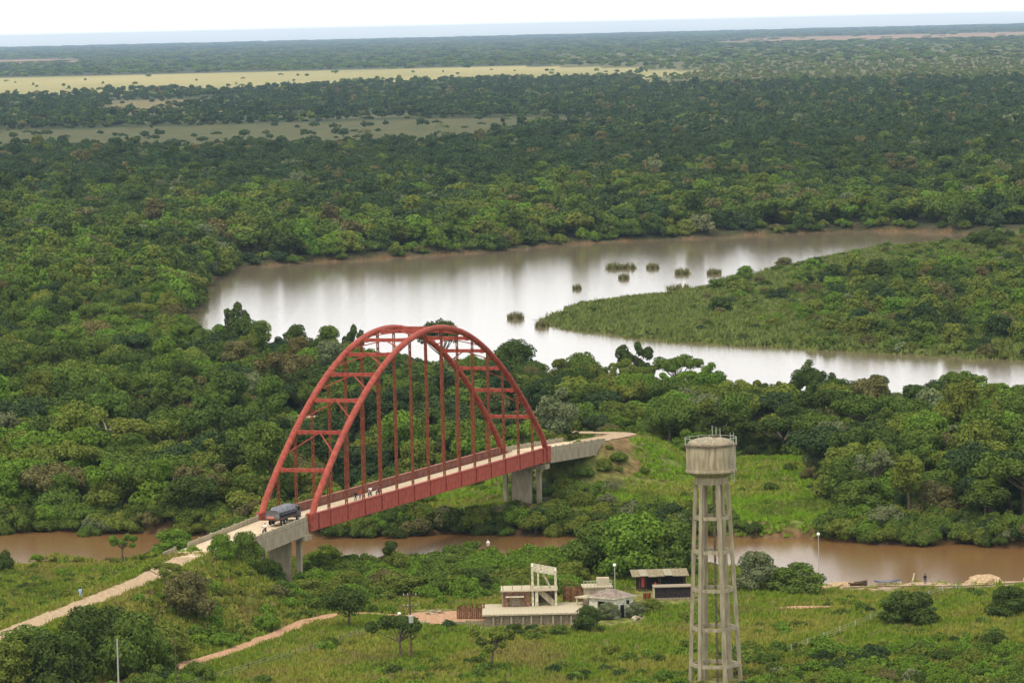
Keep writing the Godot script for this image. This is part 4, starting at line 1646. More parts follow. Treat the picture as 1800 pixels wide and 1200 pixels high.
# ---------------------------------------------------------------- poles and fences
func build_poles() -> void:
	var p := thing("utility_pole", "dark utility pole with crossarms and grey transformer before the dark tree", "utility pole", Vector3(-15.9, land(-15.9, 664.5), -664.5))
	var st := newst()
	tube(st, [Vector3(0, -0.5, 0), Vector3(0, 10.4, 0)], [0.17, 0.12], 8)
	obj("pole", st, M.plank, p)
	for a in [[9.9, 1.9], [8.3, 2.2]]:
		part_box("crossarm", p, Vector3(0, a[0], 0.16), Vector3(a[1], 0.13, 0.1), M.plank)
		for x in [-0.9, -0.3, 0.9]:
			var q := newst()
			lathe(q, Vector3(x, a[0] + 0.06, 0.16), [Vector2(0.06, 0), Vector2(0.1, 0.1), Vector2(0.05, 0.16), Vector2(0.09, 0.24), Vector2(0.01, 0.3)], 8)
			obj("insulator", q, M.pale_metal, p)
	var tr := newst()
	lathe(tr, Vector3(0.12, 5.9, 0.42), [Vector2(0.02, 0), Vector2(0.33, 0.02), Vector2(0.36, 1.0), Vector2(0.3, 1.12), Vector2(0.02, 1.2)], 14)
	obj("transformer", tr, M.pale_metal, p)
	street_lamp(Vector3(-17.6, 0, -668.0), 6.6, "lamp post with white globe left of the transformer pole")
	street_lamp(Vector3(15.6, 0, -725.0), 6.4, "lamp post with white globe behind the white house")
	street_lamp(Vector3(50.5, 0, -757.0), 8.2, "tall lamp post with white globe against the river, right side")
	for a in [[-56.3, 633.0, 8.6, 0.1, "pale concrete pole at the bottom left foreground"], [-48.2, 633.0, 8.4, 0.08, "thin dark pole right of the pale pole at bottom left"]]:
		var o := thing("wooden_pole", a[4], "pole", Vector3(a[0], land(a[0], a[1]), -a[1]), 0.0, "poles at the bottom left")
		var q := newst()
		tube(q, [Vector3(0, -0.5, 0), Vector3(0, a[2], 0)], [a[3] * 1.3, a[3]], 8)
		obj("shaft", q, M.pale_metal if a[3] > 0.09 else M.plank, o)
		part_box("crossarm", o, Vector3(0, a[2] - 0.5, 0), Vector3(0.9, 0.09, 0.09), M.plank)
	# field fence
	var f := thing("wire_fence", "wire fence on thin posts crossing the grass right of the path", "fence", Vector3.ZERO)
	var pts := []
	for i in 15:
		var t := i / 14.0
		var x := lerpf(-50.0, -21.0, t)
		var d := lerpf(636.0, 703.0, t)
		pts.append(Vector3(x, land(x, d), -d))
	for q in pts:
		part_box("post", f, q + Vector3(0, 0.55, 0), Vector3(0.12, 1.5, 0.12), M.plank)
	for h in [0.45, 0.8, 1.15]:
		var w := newst()
		for i in 14:
			bar(w, pts[i] + Vector3(0, h, 0.07), pts[i + 1] + Vector3(0, h, 0.07), 0.02, 0.02)
		obj("wire", w, M.pale_metal, f)
	rebase(f, pts[0])
	var f2 := thing("wire_fence", "wire fence with grey posts crossing the right field", "fence", Vector3.ZERO)
	pts = []
	for i in 12:
		var t := i / 11.0
		var x := lerpf(40.0, 72.0, t)
		var d := lerpf(664.0, 742.0, t)
		pts.append(Vector3(x, land(x, d), -d))
	for q in pts:
		part_box("post", f2, q + Vector3(0, 0.55, 0), Vector3(0.13, 1.5, 0.13), M.pale_metal)
	for h in [0.45, 0.8, 1.15]:
		var w := newst()
		for i in 11:
			bar(w, pts[i] + Vector3(0, h, 0.08), pts[i + 1] + Vector3(0, h, 0.08), 0.02, 0.02)
		obj("wire", w, M.pale_metal, f2)
	rebase(f2, pts[0])

func street_lamp(at: Vector3, h: float, label: String) -> void:
	var o := thing("street_lamp", label, "lamp post", Vector3(at.x, land(at.x, -at.z), at.z), 0.0, "lamp posts with white globes")
	var st := newst()
	tube(st, [Vector3(0, -0.4, 0), Vector3(0, h, 0)], [0.09, 0.06], 8)
	obj("pole", st, M.pale_metal, o)
	var g := newst()
	g.set_smooth_group(0)
	var prof := []
	for i in 9:
		var a := PI * i / 8.0
		prof.append(Vector2(0.27 * sin(a) + 0.004, h + 0.25 - 0.27 * cos(a)))
	lathe(g, Vector3.ZERO, prof, 12)
	obj("globe", g, M.globe, o)

# ---------------------------------------------------------------- truck, motorcycles, boat
func wheel(parent: Node3D, at: Vector3, r: float, w: float, called := "wheel") -> void:
	# axle along local x
	var n := Node3D.new()
	n.name = called
	parent.add_child(n, true)
	n.position = at
	var prof := [Vector2(r * 0.6, -w * 0.5), Vector2(r * 0.92, -w * 0.5), Vector2(r, -w * 0.3), Vector2(r, w * 0.3), Vector2(r * 0.92, w * 0.5), Vector2(r * 0.6, w * 0.5)]
	var ty := newst()
	lathe(ty, Vector3.ZERO, prof, 18)
	var o := obj("tyre", ty, M.rubber, n)
	o.rotation.z = PI / 2
	var ri := newst()
	lathe(ri, Vector3.ZERO, [Vector2(0.01, -w * 0.4), Vector2(r * 0.6, -w * 0.35), Vector2(r * 0.6, w * 0.35), Vector2(0.01, w * 0.4)], 14)
	var p := obj("rim", ri, M.pale_metal, n)
	p.rotation.z = PI / 2

func deck_y(s: float) -> float:
	if s > -1.6 and s < SPAN + 1.6:
		return DECK - 1.05
	return lerpf(12.65, 11.05, clampf((-1.6 - s) / 39.4, 0, 1))

func build_truck() -> void:
	var s := -4.2
	# local -z points to the far end; the cab faces the near end (+z)
	var t := thing("cargo_truck", "dark tarpaulin-covered cargo truck with pinkish tailgate driving onto the bridge", "truck", br(s, 1.3, deck_y(s) + 0.02), PI - AZ)
	var pitch := 0.02
	t.rotation.x = 0.0
	part_box("chassis", t, Vector3(0, 0.85, 0), Vector3(0.9, 0.25, 9.4), M.dark)
	for z in [3.7, -1.9, -3.2]:
		for x in [-1.05, 1.05]:
			wheel(t, Vector3(x, 0.5, z), 0.5, 0.3)
	# cab
	var cab := newst()
	var sec := [[4.95, 0.6, 1.75], [4.95, 1.75, 1.76], [4.6, 2.55, 2.5], [3.2, 2.62, 2.6]]
	var prof := [Vector2(4.9, 0.62), Vector2(4.98, 1.0), Vector2(4.95, 1.72), Vector2(4.6, 2.5), Vector2(4.35, 2.62), Vector2(3.2, 2.62), Vector2(3.2, 0.62)]
	for i in prof.size():
		var a: Vector2 = prof[i]
		var b: Vector2 = prof[(i + 1) % prof.size()]
		quad(cab, Vector3(-1.15, a.y, a.x), Vector3(1.15, a.y, a.x), Vector3(1.15, b.y, b.x), Vector3(-1.15, b.y, b.x))
	for x in [-1.15, 1.15]:
		for i in range(1, prof.size() - 1):
			for p in [prof[0], prof[i], prof[i + 1]]:
				cab.add_vertex(Vector3(x, p.y, p.x))
	var cb := obj("cab", cab, M.cab, t)
	var ws := newst()
	quad(ws, Vector3(-1.0, 1.78, 4.94), Vector3(1.0, 1.78, 4.94), Vector3(0.95, 2.42, 4.66), Vector3(-0.95, 2.42, 4.66))
	obj("windscreen", ws, M.glass_dark, cb)
	for x in [-1.17, 1.17]:
		part_box("side_window", cb, Vector3(x, 2.1, 4.0), Vector3(0.03, 0.6, 0.8), M.glass_dark)
	part_box("bumper", cb, Vector3(0, 0.62, 5.06), Vector3(2.3, 0.28, 0.16), M.pale_metal)
	for x in [-0.85, 0.85]:
		part_box("headlight", cb, Vector3(x, 1.05, 5.0), Vector3(0.3, 0.2, 0.08), M.lamp_glass)
	part_box("grille", cb, Vector3(0, 1.2, 4.99), Vector3(1.1, 0.35, 0.05), M.dark)
	# cargo bed with a sagging tarpaulin
	part_box("cargo_bed", t, Vector3(0, 1.15, -0.9), Vector3(2.4, 0.3, 7.7), M.plank)
	for z in range(6):
		for x in [-1.2, 1.2]:
			part_box("stake_board", t, Vector3(x, 1.75, 2.2 - z * 1.26), Vector3(0.06, 0.9, 1.2), M.tarp_dark)
	part_box("tailgate", t, Vector3(0.3, 1.45, -4.8), Vector3(1.15, 0.4, 0.07), M.tail_red)
	for x in [-1.0, 1.05]:
		part_box("tail_lamp", t, Vector3(x, 1.1, -4.8), Vector3(0.22, 0.16, 0.06), M.truck_red)
	var tp := newst()
	tp.set_smooth_group(0)
	var rows := []
	for i in 13:
		var z := 2.95 - i * 0.64
		var r := []
		var sag := 0.12 * sin(i * 1.57) + 0.08 * sin(i * 0.7)
		for j in 9:
			var u := j / 8.0
			var x := lerpf(-1.27, 1.27, u)
			var y := 2.75 + sag + 0.2 * sin(u * PI) - (0.35 if i > 9 else 0.0)
			if j == 0 or j == 8:
				y = 1.9 + 0.12 * sin(i * 2.3)
			r.append(Vector3(x, y, z))
		rows.append(r)
	for i in 12:
		for j in 8:
			quad(tp, rows[i][j], rows[i + 1][j], rows[i + 1][j + 1], rows[i][j + 1])
	for e in [0, 12]:
		for j in 8:
			var a: Vector3 = rows[e][j]
			var b: Vector3 = rows[e][j + 1]
			quad(tp, a, b, Vector3(b.x, 1.3, b.z), Vector3(a.x, 1.3, a.z))
	obj("tarpaulin", tp, M.tarp, t)

func motorcycle(label: String, at: Vector3, turn: float) -> Node3D:
	var t := thing("motorcycle", label, "motorcycle", at, turn, "motorcycles on the bridge")
	wheel(t, Vector3(0, 0.3, 0.65), 0.3, 0.11)
	wheel(t, Vector3(0, 0.3, -0.6), 0.3, 0.11)
	var fr := newst()
	tube(fr, [Vector3(0, 0.3, -0.6), Vector3(0, 0.55, -0.2), Vector3(0, 0.8, 0.35), Vector3(0, 0.3, 0.65)], [0.05, 0.09, 0.05, 0.04], 6)
	obj("frame", fr, M.dark, t)
	var tk := newst()
	tube(tk, [Vector3(0, 0.72, -0.1), Vector3(0, 0.82, 0.12), Vector3(0, 0.78, 0.36)], [0.1, 0.15, 0.08], 8)
	obj("fuel_tank", tk, M.truck_red, t)
	var se := newst()
	tube(se, [Vector3(0, 0.76, -0.75), Vector3(0, 0.74, -0.4), Vector3(0, 0.72, -0.08)], [0.09, 0.12, 0.1], 8)
	obj("seat", se, M.dark, t)
	part_box("engine", t, Vector3(0, 0.42, 0.05), Vector3(0.22, 0.3, 0.34), M.pale_metal)
	var hb := newst()
	tube(hb, [Vector3(-0.36, 1.0, 0.3), Vector3(-0.1, 1.02, 0.42), Vector3(0.1, 1.02, 0.42), Vector3(0.36, 1.0, 0.3)], [0.025, 0.025, 0.025, 0.025], 6)
	obj("handlebar", hb, M.dark, t)
	var hl := newst()
	lathe(hl, Vector3(0, 0.85, 0.5), [Vector2(0.02, -0.08), Vector2(0.1, -0.05), Vector2(0.1, 0.05), Vector2(0.02, 0.09)], 10)
	obj("headlight", hl, M.lamp_glass, t)
	return t

func build_boat() -> void:
	for a in [[61.8, 754.5, -0.1, 4.6, "blue", "white and blue boat drawn up at the sandy river shore"], [56.8, 754.0, 0.4, 3.4, "old", "weathered brown boat lying beside the white boat"]]:
		var t := thing("boat", a[5], "boat", Vector3(a[0], maxf(0.15, land(a[0], a[1])) + 0.02, -a[1]), a[2], "boats on the near shore")
		var L: float = a[3]
		var hull := newst()
		hull.set_smooth_group(0)
		var inner := newst()
		var rows := []
		for i in 11:
			var u := i / 10.0
			var wd := 0.72 * pow(sin(clampf(u * 0.92 + 0.08, 0, 1) * PI), 0.55) if u < 0.98 else 0.04
			wd = maxf(wd, 0.05)
			var sheer := 0.62 + 0.3 * pow(absf(u - 0.35) * 1.5, 2.0)
			var r := []
			for j in 9:
				var v := j / 4.0 - 1.0
				r.append(Vector3((u - 0.5) * L, sheer * pow(absf(v), 1.8), v * wd))
			rows.append(r)
		for i in 10:
			for j in 8:
				quad(hull, rows[i][j], rows[i + 1][j], rows[i + 1][j + 1], rows[i][j + 1])
		obj("hull", hull, M.white if a[4] == "blue" else M.plank, t)
		for sd in [-1, 1]:
			var pts := []
			var rr := []
			for i in 11:
				pts.append(rows[i][0 if sd < 0 else 8])
				rr.append(0.06)
			var g := newst()
			tube(g, pts, rr, 6)
			obj("gunwale", g, M.blue if a[4] == "blue" else M.plank, t)
		for u in [-0.22, 0.05, 0.3]:
			part_box("thwart", t, Vector3(u * L, 0.42, 0), Vector3(0.25, 0.05, 1.05), M.plank)
	# shore debris
	var rocks := [[53.0, 752.0, 1.3, "pale boulder on the bank left of the boats"], [55.0, 755.0, 1.7, "largest pale boulder beside the weathered boat"], [51.0, 748.5, 1.0, "small pale boulder below the bank left of the boats"], [45.0, 757.5, 0.7, "pale stone near the lamp post at the water"], [78.0, 757.0, 2.4, "big tan sand boulder at the right shore"], [86.0, 755.0, 1.3, "tan boulder by the right edge shore"]]
	var r := RandomNumberGenerator.new()
	r.seed = 5
	for a in rocks:
		var st := newst()
		var n := 7
		var g := []
		for i in n + 1:
			var row := []
			for j in 12:
				var th := PI * i / n
				var ph := TAU * j / 12.0
				var q := 1.0 + r.randf_range(-0.16, 0.16) if i > 0 and i < n else 1.0
				row.append(Vector3(sin(th) * cos(ph) * 1.3, cos(th) * 0.6, sin(th) * sin(ph)) * q * a[2])
			g.append(row)
		for i in n:
			for j in 12:
				var k := (j + 1) % 12
				quad(st, g[i][j], g[i + 1][j], g[i + 1][k], g[i][k])
		var o := obj("boulder", st, M.sandstone, self)
		o.position = Vector3(a[0], maxf(land(a[0], a[1]), 0.0) + 0.1 * a[2], -a[1])
		tag(o, a[3], "boulder", "boulders on the near shore")
	var bu := thing("float", "small white float on the brown river below the bridge's far half", "float", Vector3(-5.3, 0.05, -836.0))
	var fs := newst()
	lathe(fs, Vector3.ZERO, [Vector2(0.05, -0.3), Vector2(0.32, -0.15), Vector2(0.36, 0.1), Vector2(0.2, 0.35), Vector2(0.06, 0.42)], 12)
	obj("buoy_body", fs, M.globe, bu)
	var fp := newst()
	tube(fp, [Vector3(0, 0.38, 0), Vector3(0, 0.75, 0)], [0.04, 0.03], 6)
	obj("mast", fp, M.globe, bu)
	var ps := thing("mooring_post", "leaning white mooring post at the water right of the boats", "post", Vector3(66.0, land(66.0, 757.0), -757.0))
	var pp := newst()
	tube(pp, [Vector3(0, -0.4, 0), Vector3(0.45, 1.5, 0)], [0.14, 0.12], 8)
	obj("shaft", pp, M.plaster, ps)
	var pc := newst()
	lathe(pc, Vector3(0.45, 1.5, 0), [Vector2(0.15, -0.06), Vector2(0.15, 0.06), Vector2(0.01, 0.1)], 8)
	obj("cap", pc, M.plaster, ps)

# ---------------------------------------------------------------- people
# bones: [a, b, ra, rb]; meshed as surface nets
func nets(bones: Array, cell: float, blend: float) -> ArrayMesh:
	var lo := Vector3.ONE * 1e9
	var hi := -lo
	for b in bones:
		var m := maxf(b[2], b[3]) + cell * 2.0
		for e in [b[0], b[1]]:
			lo = lo.min(e - Vector3.ONE * m)
			hi = hi.max(e + Vector3.ONE * m)
	var n := Vector3i(((hi - lo) / cell).ceil()) + Vector3i.ONE
	var f := PackedFloat32Array()
	f.resize(n.x * n.y * n.z)
	f.fill(1.0)
	for b in bones:
		var a: Vector3 = b[0]
		var e: Vector3 = b[1] - a
		var l2 := maxf(e.length_squared(), 1e-8)
		var m := maxf(b[2], b[3]) + cell * 2.0 + blend
		var i0 := Vector3i(((a.min(b[1]) - Vector3.ONE * m - lo) / cell).floor()).clamp(Vector3i.ZERO, n - Vector3i.ONE)
		var i1 := Vector3i(((a.max(b[1]) + Vector3.ONE * m - lo) / cell).ceil()).clamp(Vector3i.ZERO, n - Vector3i.ONE)
		for z in range(i0.z, i1.z + 1):
			for y in range(i0.y, i1.y + 1):
				for x in range(i0.x, i1.x + 1):
					var p := lo + Vector3(x, y, z) * cell - a
					var t := clampf(p.dot(e) / l2, 0, 1)
					var d := (p - e * t).length() - lerpf(b[2], b[3], t)
					var k := (z * n.y + y) * n.x + x
					var o := f[k]
					var h := clampf(0.5 + 0.5 * (o - d) / blend, 0, 1)
					f[k] = lerpf(o, d, h) - blend * h * (1.0 - h)
	var id := {}
	var v := PackedVector3Array()
	var idx := PackedInt32Array()
	var sx := 1
	var sy := n.x
	var sz := n.x * n.y
	for z in n.z - 1:
		for y in n.y - 1:
			for x in n.x - 1:
				var k := z * sz + y * sy + x
				var s := 0
				var acc := Vector3.ZERO
				var cnt := 0
				for c in 8:
					if f[k + (c & 1) * sx + ((c >> 1) & 1) * sy + ((c >> 2) & 1) * sz] < 0.0:
						s |= 1 << c
				if s == 0 or s == 255:
					continue
				for e in [[0, 1], [2, 3], [4, 5], [6, 7], [0, 2], [1, 3], [4, 6], [5, 7], [0, 4], [1, 5], [2, 6], [3, 7]]:
					var ia: int = e[0]
					var ib: int = e[1]
					if ((s >> ia) & 1) != ((s >> ib) & 1):
						var fa := f[k + (ia & 1) * sx + ((ia >> 1) & 1) * sy + ((ia >> 2) & 1) * sz]
						var fb := f[k + (ib & 1) * sx + ((ib >> 1) & 1) * sy + ((ib >> 2) & 1) * sz]
						var pa := Vector3(ia & 1, (ia >> 1) & 1, (ia >> 2) & 1)
						var pb := Vector3(ib & 1, (ib >> 1) & 1, (ib >> 2) & 1)
						acc += pa.lerp(pb, fa / (fa - fb))
						cnt += 1
				id[k] = v.size()
				v.append(lo + (Vector3(x, y, z) + acc / cnt) * cell)
	for k in id:
		for ax in 3:
			var st: int = [sx, sy, sz][ax]
			var u: int = [sy, sz, sx][ax]
			var w: int = [sz, sx, sy][ax]
			if (f[k] < 0.0) == (f[k + st] < 0.0):
				continue
			if not (id.has(k - u) and id.has(k - w) and id.has(k - u - w)):
				continue
			var q := [id[k], id[k - u], id[k - u - w], id[k - w]]
			if f[k] < 0.0:
				q.reverse()
			for e in [0, 1, 2, 0, 2, 3]:
				idx.append(q[e])
	var st := SurfaceTool.new()
	st.begin(Mesh.PRIMITIVE_TRIANGLES)
	for p in v:
		st.add_vertex(p)
	for i in idx:
		st.add_index(i)
	st.generate_normals()
	return st.commit()

func person(label: String, at: Vector3, turn: float, pose: String, shirt: Material, pants: Material) -> void:
	var t := thing("person", label, "person", at, turn)
	var hip := Vector3(0, 0.92, 0)
	var feet := [Vector3(-0.11, 0.05, 0.16), Vector3(0.11, 0.05, -0.14)]
	var knees := [Vector3(-0.1, 0.5, 0.14), Vector3(0.1, 0.49, 0.02)]
	var hands := [Vector3(-0.3, 0.82, 0.12), Vector3(0.3, 0.84, -0.08)]
	var elbows := [Vector3(-0.28, 1.12, -0.04), Vector3(0.28, 1.12, -0.1)]
	if pose == "ride":
		hip = Vector3(0, 0.86, -0.3)
		knees = [Vector3(-0.2, 0.72, 0.1), Vector3(0.2, 0.72, 0.1)]
		feet = [Vector3(-0.2, 0.3, -0.02), Vector3(0.2, 0.3, -0.02)]
		hands = [Vector3(-0.32, 1.02, 0.28), Vector3(0.32, 1.02, 0.28)]
		elbows = [Vector3(-0.36, 1.08, -0.02), Vector3(0.36, 1.08, -0.02)]
	var chest := hip + Vector3(0, 0.4, 0.02)
	var neck := hip + Vector3(0, 0.58, 0.02)
	var head := hip + Vector3(0, 0.73, 0.05)
	var body := []
	var sh := []
	var tr := []
	body.append([hip, chest, 0.12, 0.13])
	body.append([chest, neck, 0.12, 0.06])
	body.append([neck, head, 0.055, 0.08])
	body.append([head + Vector3(0, 0.04, 0), head - Vector3(0, 0.05, -0.02), 0.1, 0.075])
	body.append([head + Vector3(0, -0.01, 0.09), head + Vector3(0, -0.03, 0.115), 0.018, 0.02])
	sh.append([hip + Vector3(0, 0.02, 0), chest, 0.15, 0.165])
	for i in 2:
		var sd := -1 if i == 0 else 1
		var shoulder := chest + Vector3(sd * 0.19, 0.1, 0)
		body.append([shoulder, elbows[i], 0.06, 0.048])
		body.append([elbows[i], hands[i], 0.046, 0.034])
		var fd: Vector3 = (hands[i] - elbows[i]).normalized()
		body.append([hands[i], hands[i] + fd * 0.09, 0.036, 0.03])
		for q in 4:
			var off := Vector3(0, 0, (q - 1.5) * 0.02)
			body.append([hands[i] + fd * 0.08 + off, hands[i] + fd * (0.15 + 0.01 * (q % 2)) + off - Vector3(sd * 0.02, 0, 0), 0.012, 0.01])
		body.append([hands[i] + fd * 0.03, hands[i] + fd * 0.07 + Vector3(0, 0, 0.055), 0.013, 0.011])
		sh.append([chest + Vector3(sd * 0.08, 0.08, 0), shoulder, 0.1, 0.085])
		sh.append([shoulder, shoulder.lerp(elbows[i], 0.75), 0.085, 0.072])
		var h := hip + Vector3(sd * 0.09, -0.02, 0)
		body.append([h, knees[i], 0.085, 0.06])
		body.append([knees[i], feet[i] + Vector3(0, 0.04, -0.03), 0.058, 0.042])
		body.append([feet[i], feet[i] + Vector3(0, -0.01, 0.15), 0.042, 0.032])
		tr.append([h, knees[i], 0.11, 0.08])
		tr.append([knees[i], knees[i].lerp(feet[i], 0.8), 0.078, 0.07])
	tr.append([hip + Vector3(-0.07, 0.04, 0), hip + Vector3(0.07, 0.04, 0), 0.13, 0.13])
	inst("body", nets(body, 0.03, 0.02), M.skin, t)
	inst("shirt", nets(sh, 0.035, 0.03), shirt, t)
	inst("trousers", nets(tr, 0.035, 0.03), pants, t)
	inst("hair", nets([[head + Vector3(0, 0.05, -0.015), head + Vector3(0, 0.0, -0.04), 0.108, 0.095]], 0.03, 0.02), M.dark, t)

func build_people() -> void:
	var a := br(33.2, 0.3, deck_y(10))
	person("person in a red shirt walking along the bridge deck", a, AZ * -1.0 + 0.2, "walk", M.cloth_red, M.cloth_grey)
	person("person in dark clothes walking on the bridge nearest the truck", br(29.4, 1.0, deck_y(10)), -AZ - 0.1, "walk", M.dark, M.cloth_grey)
	var m := br(38.2, 0.2, deck_y(10) + 0.01)
	motorcycle("motorcycle ridden across the bridge by a person in white", m, -AZ)
	person("person in a white shirt riding a motorcycle on the bridge", m, -AZ, "ride", M.cloth_white, M.cloth_grey)
	var q := br(41.0, 0.6, deck_y(10) + 0.01)
	motorcycle("motorcycle following behind the white-shirted rider on the bridge", q, -AZ)
	person("person in grey riding the rear motorcycle on the bridge", q, -AZ, "ride", M.cloth_grey, M.dark)
	var w := br(-15.5, 2.6, deck_y(-15.5) + 0.01)
	motorcycle("motorcycle on the concrete ramp in front of the truck", w, -AZ)
	person("person in a white shirt riding down the concrete ramp", w, -AZ, "ride", M.cloth_white, M.dark)
	var g := Vector3(-67.4, 0, -696.2)
	person("person in light blue walking on the dirt road at left", Vector3(g.x, road_dist(Vector2(g.x, -g.z), NEAR_ROAD).y + 0.1, g.z), 2.6, "walk", M.cloth_blue, M.cloth_blue)
	person("person in dark clothes standing on the sandy river shore", Vector3(67.9, land(67.9, 753.0) + 0.02, -753.0), 2.9, "walk", M.dark, M.cloth_grey)
	person("person in a red shirt standing in front of the shelter", Vector3(22.6, land(22.6, 742.5) + 0.02, -742.5), 0.3, "walk", M.cloth_red, M.dark)

# ---------------------------------------------------------------- materials
func build_materials() -> void:
	M.red = paint(11, [Color(0.42, 0.2, 0.14), Color(0.57, 0.25, 0.19), Color(0.63, 0.3, 0.24), Color(0.66, 0.38, 0.31)], Vector3(0.16, 0.16, 0.16))
	M.red_panel = paint(12, [Color(0.5, 0.22, 0.17), Color(0.6, 0.27, 0.21), Color(0.64, 0.31, 0.25), Color(0.66, 0.36, 0.29)], Vector3(0.2, 0.08, 0.2))
	M.red_dusty = weathered(13, Color(0.5, 0.3, 0.24), Color(0.6, 0.42, 0.34), 0.09, 0.85)
	M.rust = weathered(14, Color(0.4, 0.2, 0.13), Color(0.56, 0.31, 0.19), 0.3, 0.85)
	M.concrete = weathered(15, Color(0.53, 0.49, 0.41), Color(0.66, 0.62, 0.52), 0.3, 0.9, 0.02)
	M.concrete.uv1_scale = Vector3(0.3, 0.05, 0.3)
	M.concrete_warm = weathered(16, Color(0.5, 0.45, 0.38), Color(0.62, 0.57, 0.48), 0.35, 0.9, 0.03)
	M.concrete_dark = weathered(17, Color(0.33, 0.29, 0.24), Color(0.5, 0.45, 0.38), 0.2)
	M.stained = weathered(18, Color(0.5, 0.46, 0.38), Color(0.68, 0.63, 0.53), 0.3, 0.9, 0.02)
	M.stained.uv1_scale = Vector3(0.28, 0.045, 0.28)
	M.plaster = weathered(19, Color(0.68, 0.65, 0.55), Color(0.84, 0.82, 0.72), 0.3)
	M.plaster_stained = weathered(20, Color(0.62, 0.57, 0.47), Color(0.77, 0.73, 0.62), 0.45, 0.9, 0.03)
	M.white = weathered(21, Color(0.7, 0.68, 0.58), Color(0.9, 0.89, 0.8), 0.25)
	M.roof = weathered(22, Color(0.45, 0.4, 0.36), Color(0.6, 0.54, 0.49), 0.2)
	M.brick = weathered(23, Color(0.42, 0.31, 0.25), Color(0.55, 0.42, 0.34), 0.3)
	M.deck = weathered(24, Color(0.72, 0.64, 0.53), Color(0.82, 0.75, 0.63), 0.12, 0.95, 0.03)
	M.dark_brown = weathered(25, Color(0.3, 0.24, 0.19), Color(0.42, 0.35, 0.27), 0.2)
	M.dirt = weathered(26, Color(0.59, 0.5, 0.39), Color(0.71, 0.62, 0.5), 0.15, 0.95, 0.03)
	M.red_dirt = weathered(27, Color(0.6, 0.46, 0.35), Color(0.72, 0.57, 0.44), 0.15, 0.95, 0.03)
	M.sandstone = weathered(28, Color(0.6, 0.5, 0.38), Color(0.76, 0.67, 0.53), 0.3, 0.95)
	M.rust_sheet = weathered(29, Color(0.33, 0.22, 0.16), Color(0.48, 0.34, 0.25), 0.35)
	M.rust_sheet2 = weathered(30, Color(0.4, 0.27, 0.18), Color(0.55, 0.42, 0.3), 0.35)
	M.plank = weathered(31, Color(0.3, 0.25, 0.19), Color(0.43, 0.37, 0.29), 0.5)
	M.thatch = weathered(32, Color(0.42, 0.38, 0.29), Color(0.6, 0.55, 0.44), 0.4)
	M.thatch2 = weathered(36, Color(0.5, 0.47, 0.38), Color(0.66, 0.63, 0.54), 0.4)
	M.bark = weathered(33, Color(0.3, 0.26, 0.2), Color(0.46, 0.42, 0.35), 0.5)
	M.pale_bark = weathered(37, Color(0.5, 0.46, 0.4), Color(0.66, 0.62, 0.55), 0.5)
	M.pale_metal = mat(Color(0.66, 0.66, 0.62), 0.6)
	M.dark = mat(Color(0.13, 0.12, 0.12), 0.7)
	M.tar = weathered(34, Color(0.15, 0.13, 0.14), Color(0.24, 0.2, 0.2), 0.4)
	M.rubber = mat(Color(0.1, 0.1, 0.1), 0.9)
	M.glass_dark = mat(Color(0.1, 0.12, 0.13), 0.12, 0.6)
	M.lamp_glass = mat(Color(0.85, 0.85, 0.82), 0.2, 0.6)
	M.truck_red = mat(Color(0.6, 0.2, 0.17), 0.4, 0.5)
	M.cab = mat(Color(0.3, 0.31, 0.33), 0.5, 0.5)
	M.tarp = weathered(35, Color(0.36, 0.37, 0.4), Color(0.5, 0.5, 0.52), 0.5, 0.8)
	M.tarp_dark = mat(Color(0.16, 0.15, 0.18), 0.8)
	M.tail_red = mat(Color(0.76, 0.45, 0.39), 0.7)
	M.blue = mat(Color(0.2, 0.28, 0.5), 0.5)
	M.globe = mat(Color(0.95, 0.95, 0.92), 0.35, 0.5)
	M.skin = mat(Color(0.48, 0.32, 0.24), 0.7)
	M.cloth_red = mat(Color(0.66, 0.27, 0.22), 0.95)
	M.cloth_white = mat(Color(0.9, 0.88, 0.87), 0.95)
	M.cloth_grey = mat(Color(0.38, 0.38, 0.42), 0.95)
	M.cloth_blue = mat(Color(0.6, 0.72, 0.82), 0.95)
	M.leaf = leafmat(Color.WHITE)
	M.reed = leafmat(lin(0.19, 0.185, 0.075))
	M.tone = []
	for t in TONES:
		M.tone.append(leafmat(lin(t[0], t[1], t[2])))

func build_sky() -> Sky:
	var w := 512
	var h := 256
	var im := Image.create(w, h, false, Image.FORMAT_RGBF)
	var n := FastNoiseLite.new()
	n.seed = 31
	n.frequency = 1.0
	n.fractal_octaves = 5
	for j in h:
		var el := PI * (0.5 - (j + 0.5) / h)
		for i in w:
			var az := TAU * (i + 0.5) / w
			var dir := Vector3(cos(el) * sin(az), sin(el), cos(el) * cos(az))
			var c := Color(0.3, 0.32, 0.2)
			if el > -0.2:
				# a deck of cloud seen from below: features stretch towards the horizon
				var k := 1.6 / (absf(dir.y) + 0.12)
				var v := n.get_noise_3d(dir.x * k, dir.z * k, 3.0)
				var g := 1.0 + v * 0.2 + 0.6 * exp(-maxf(el, 0.0) / 0.04)
				c = Color(g, g * 1.0, g * 0.995 + 0.01)
			im.set_pixel(i, j, c)
	var pm := PanoramaSkyMaterial.new()
	pm.panorama = ImageTexture.create_from_image(im)
	var s := Sky.new()
	s.sky_material = pm
	return s

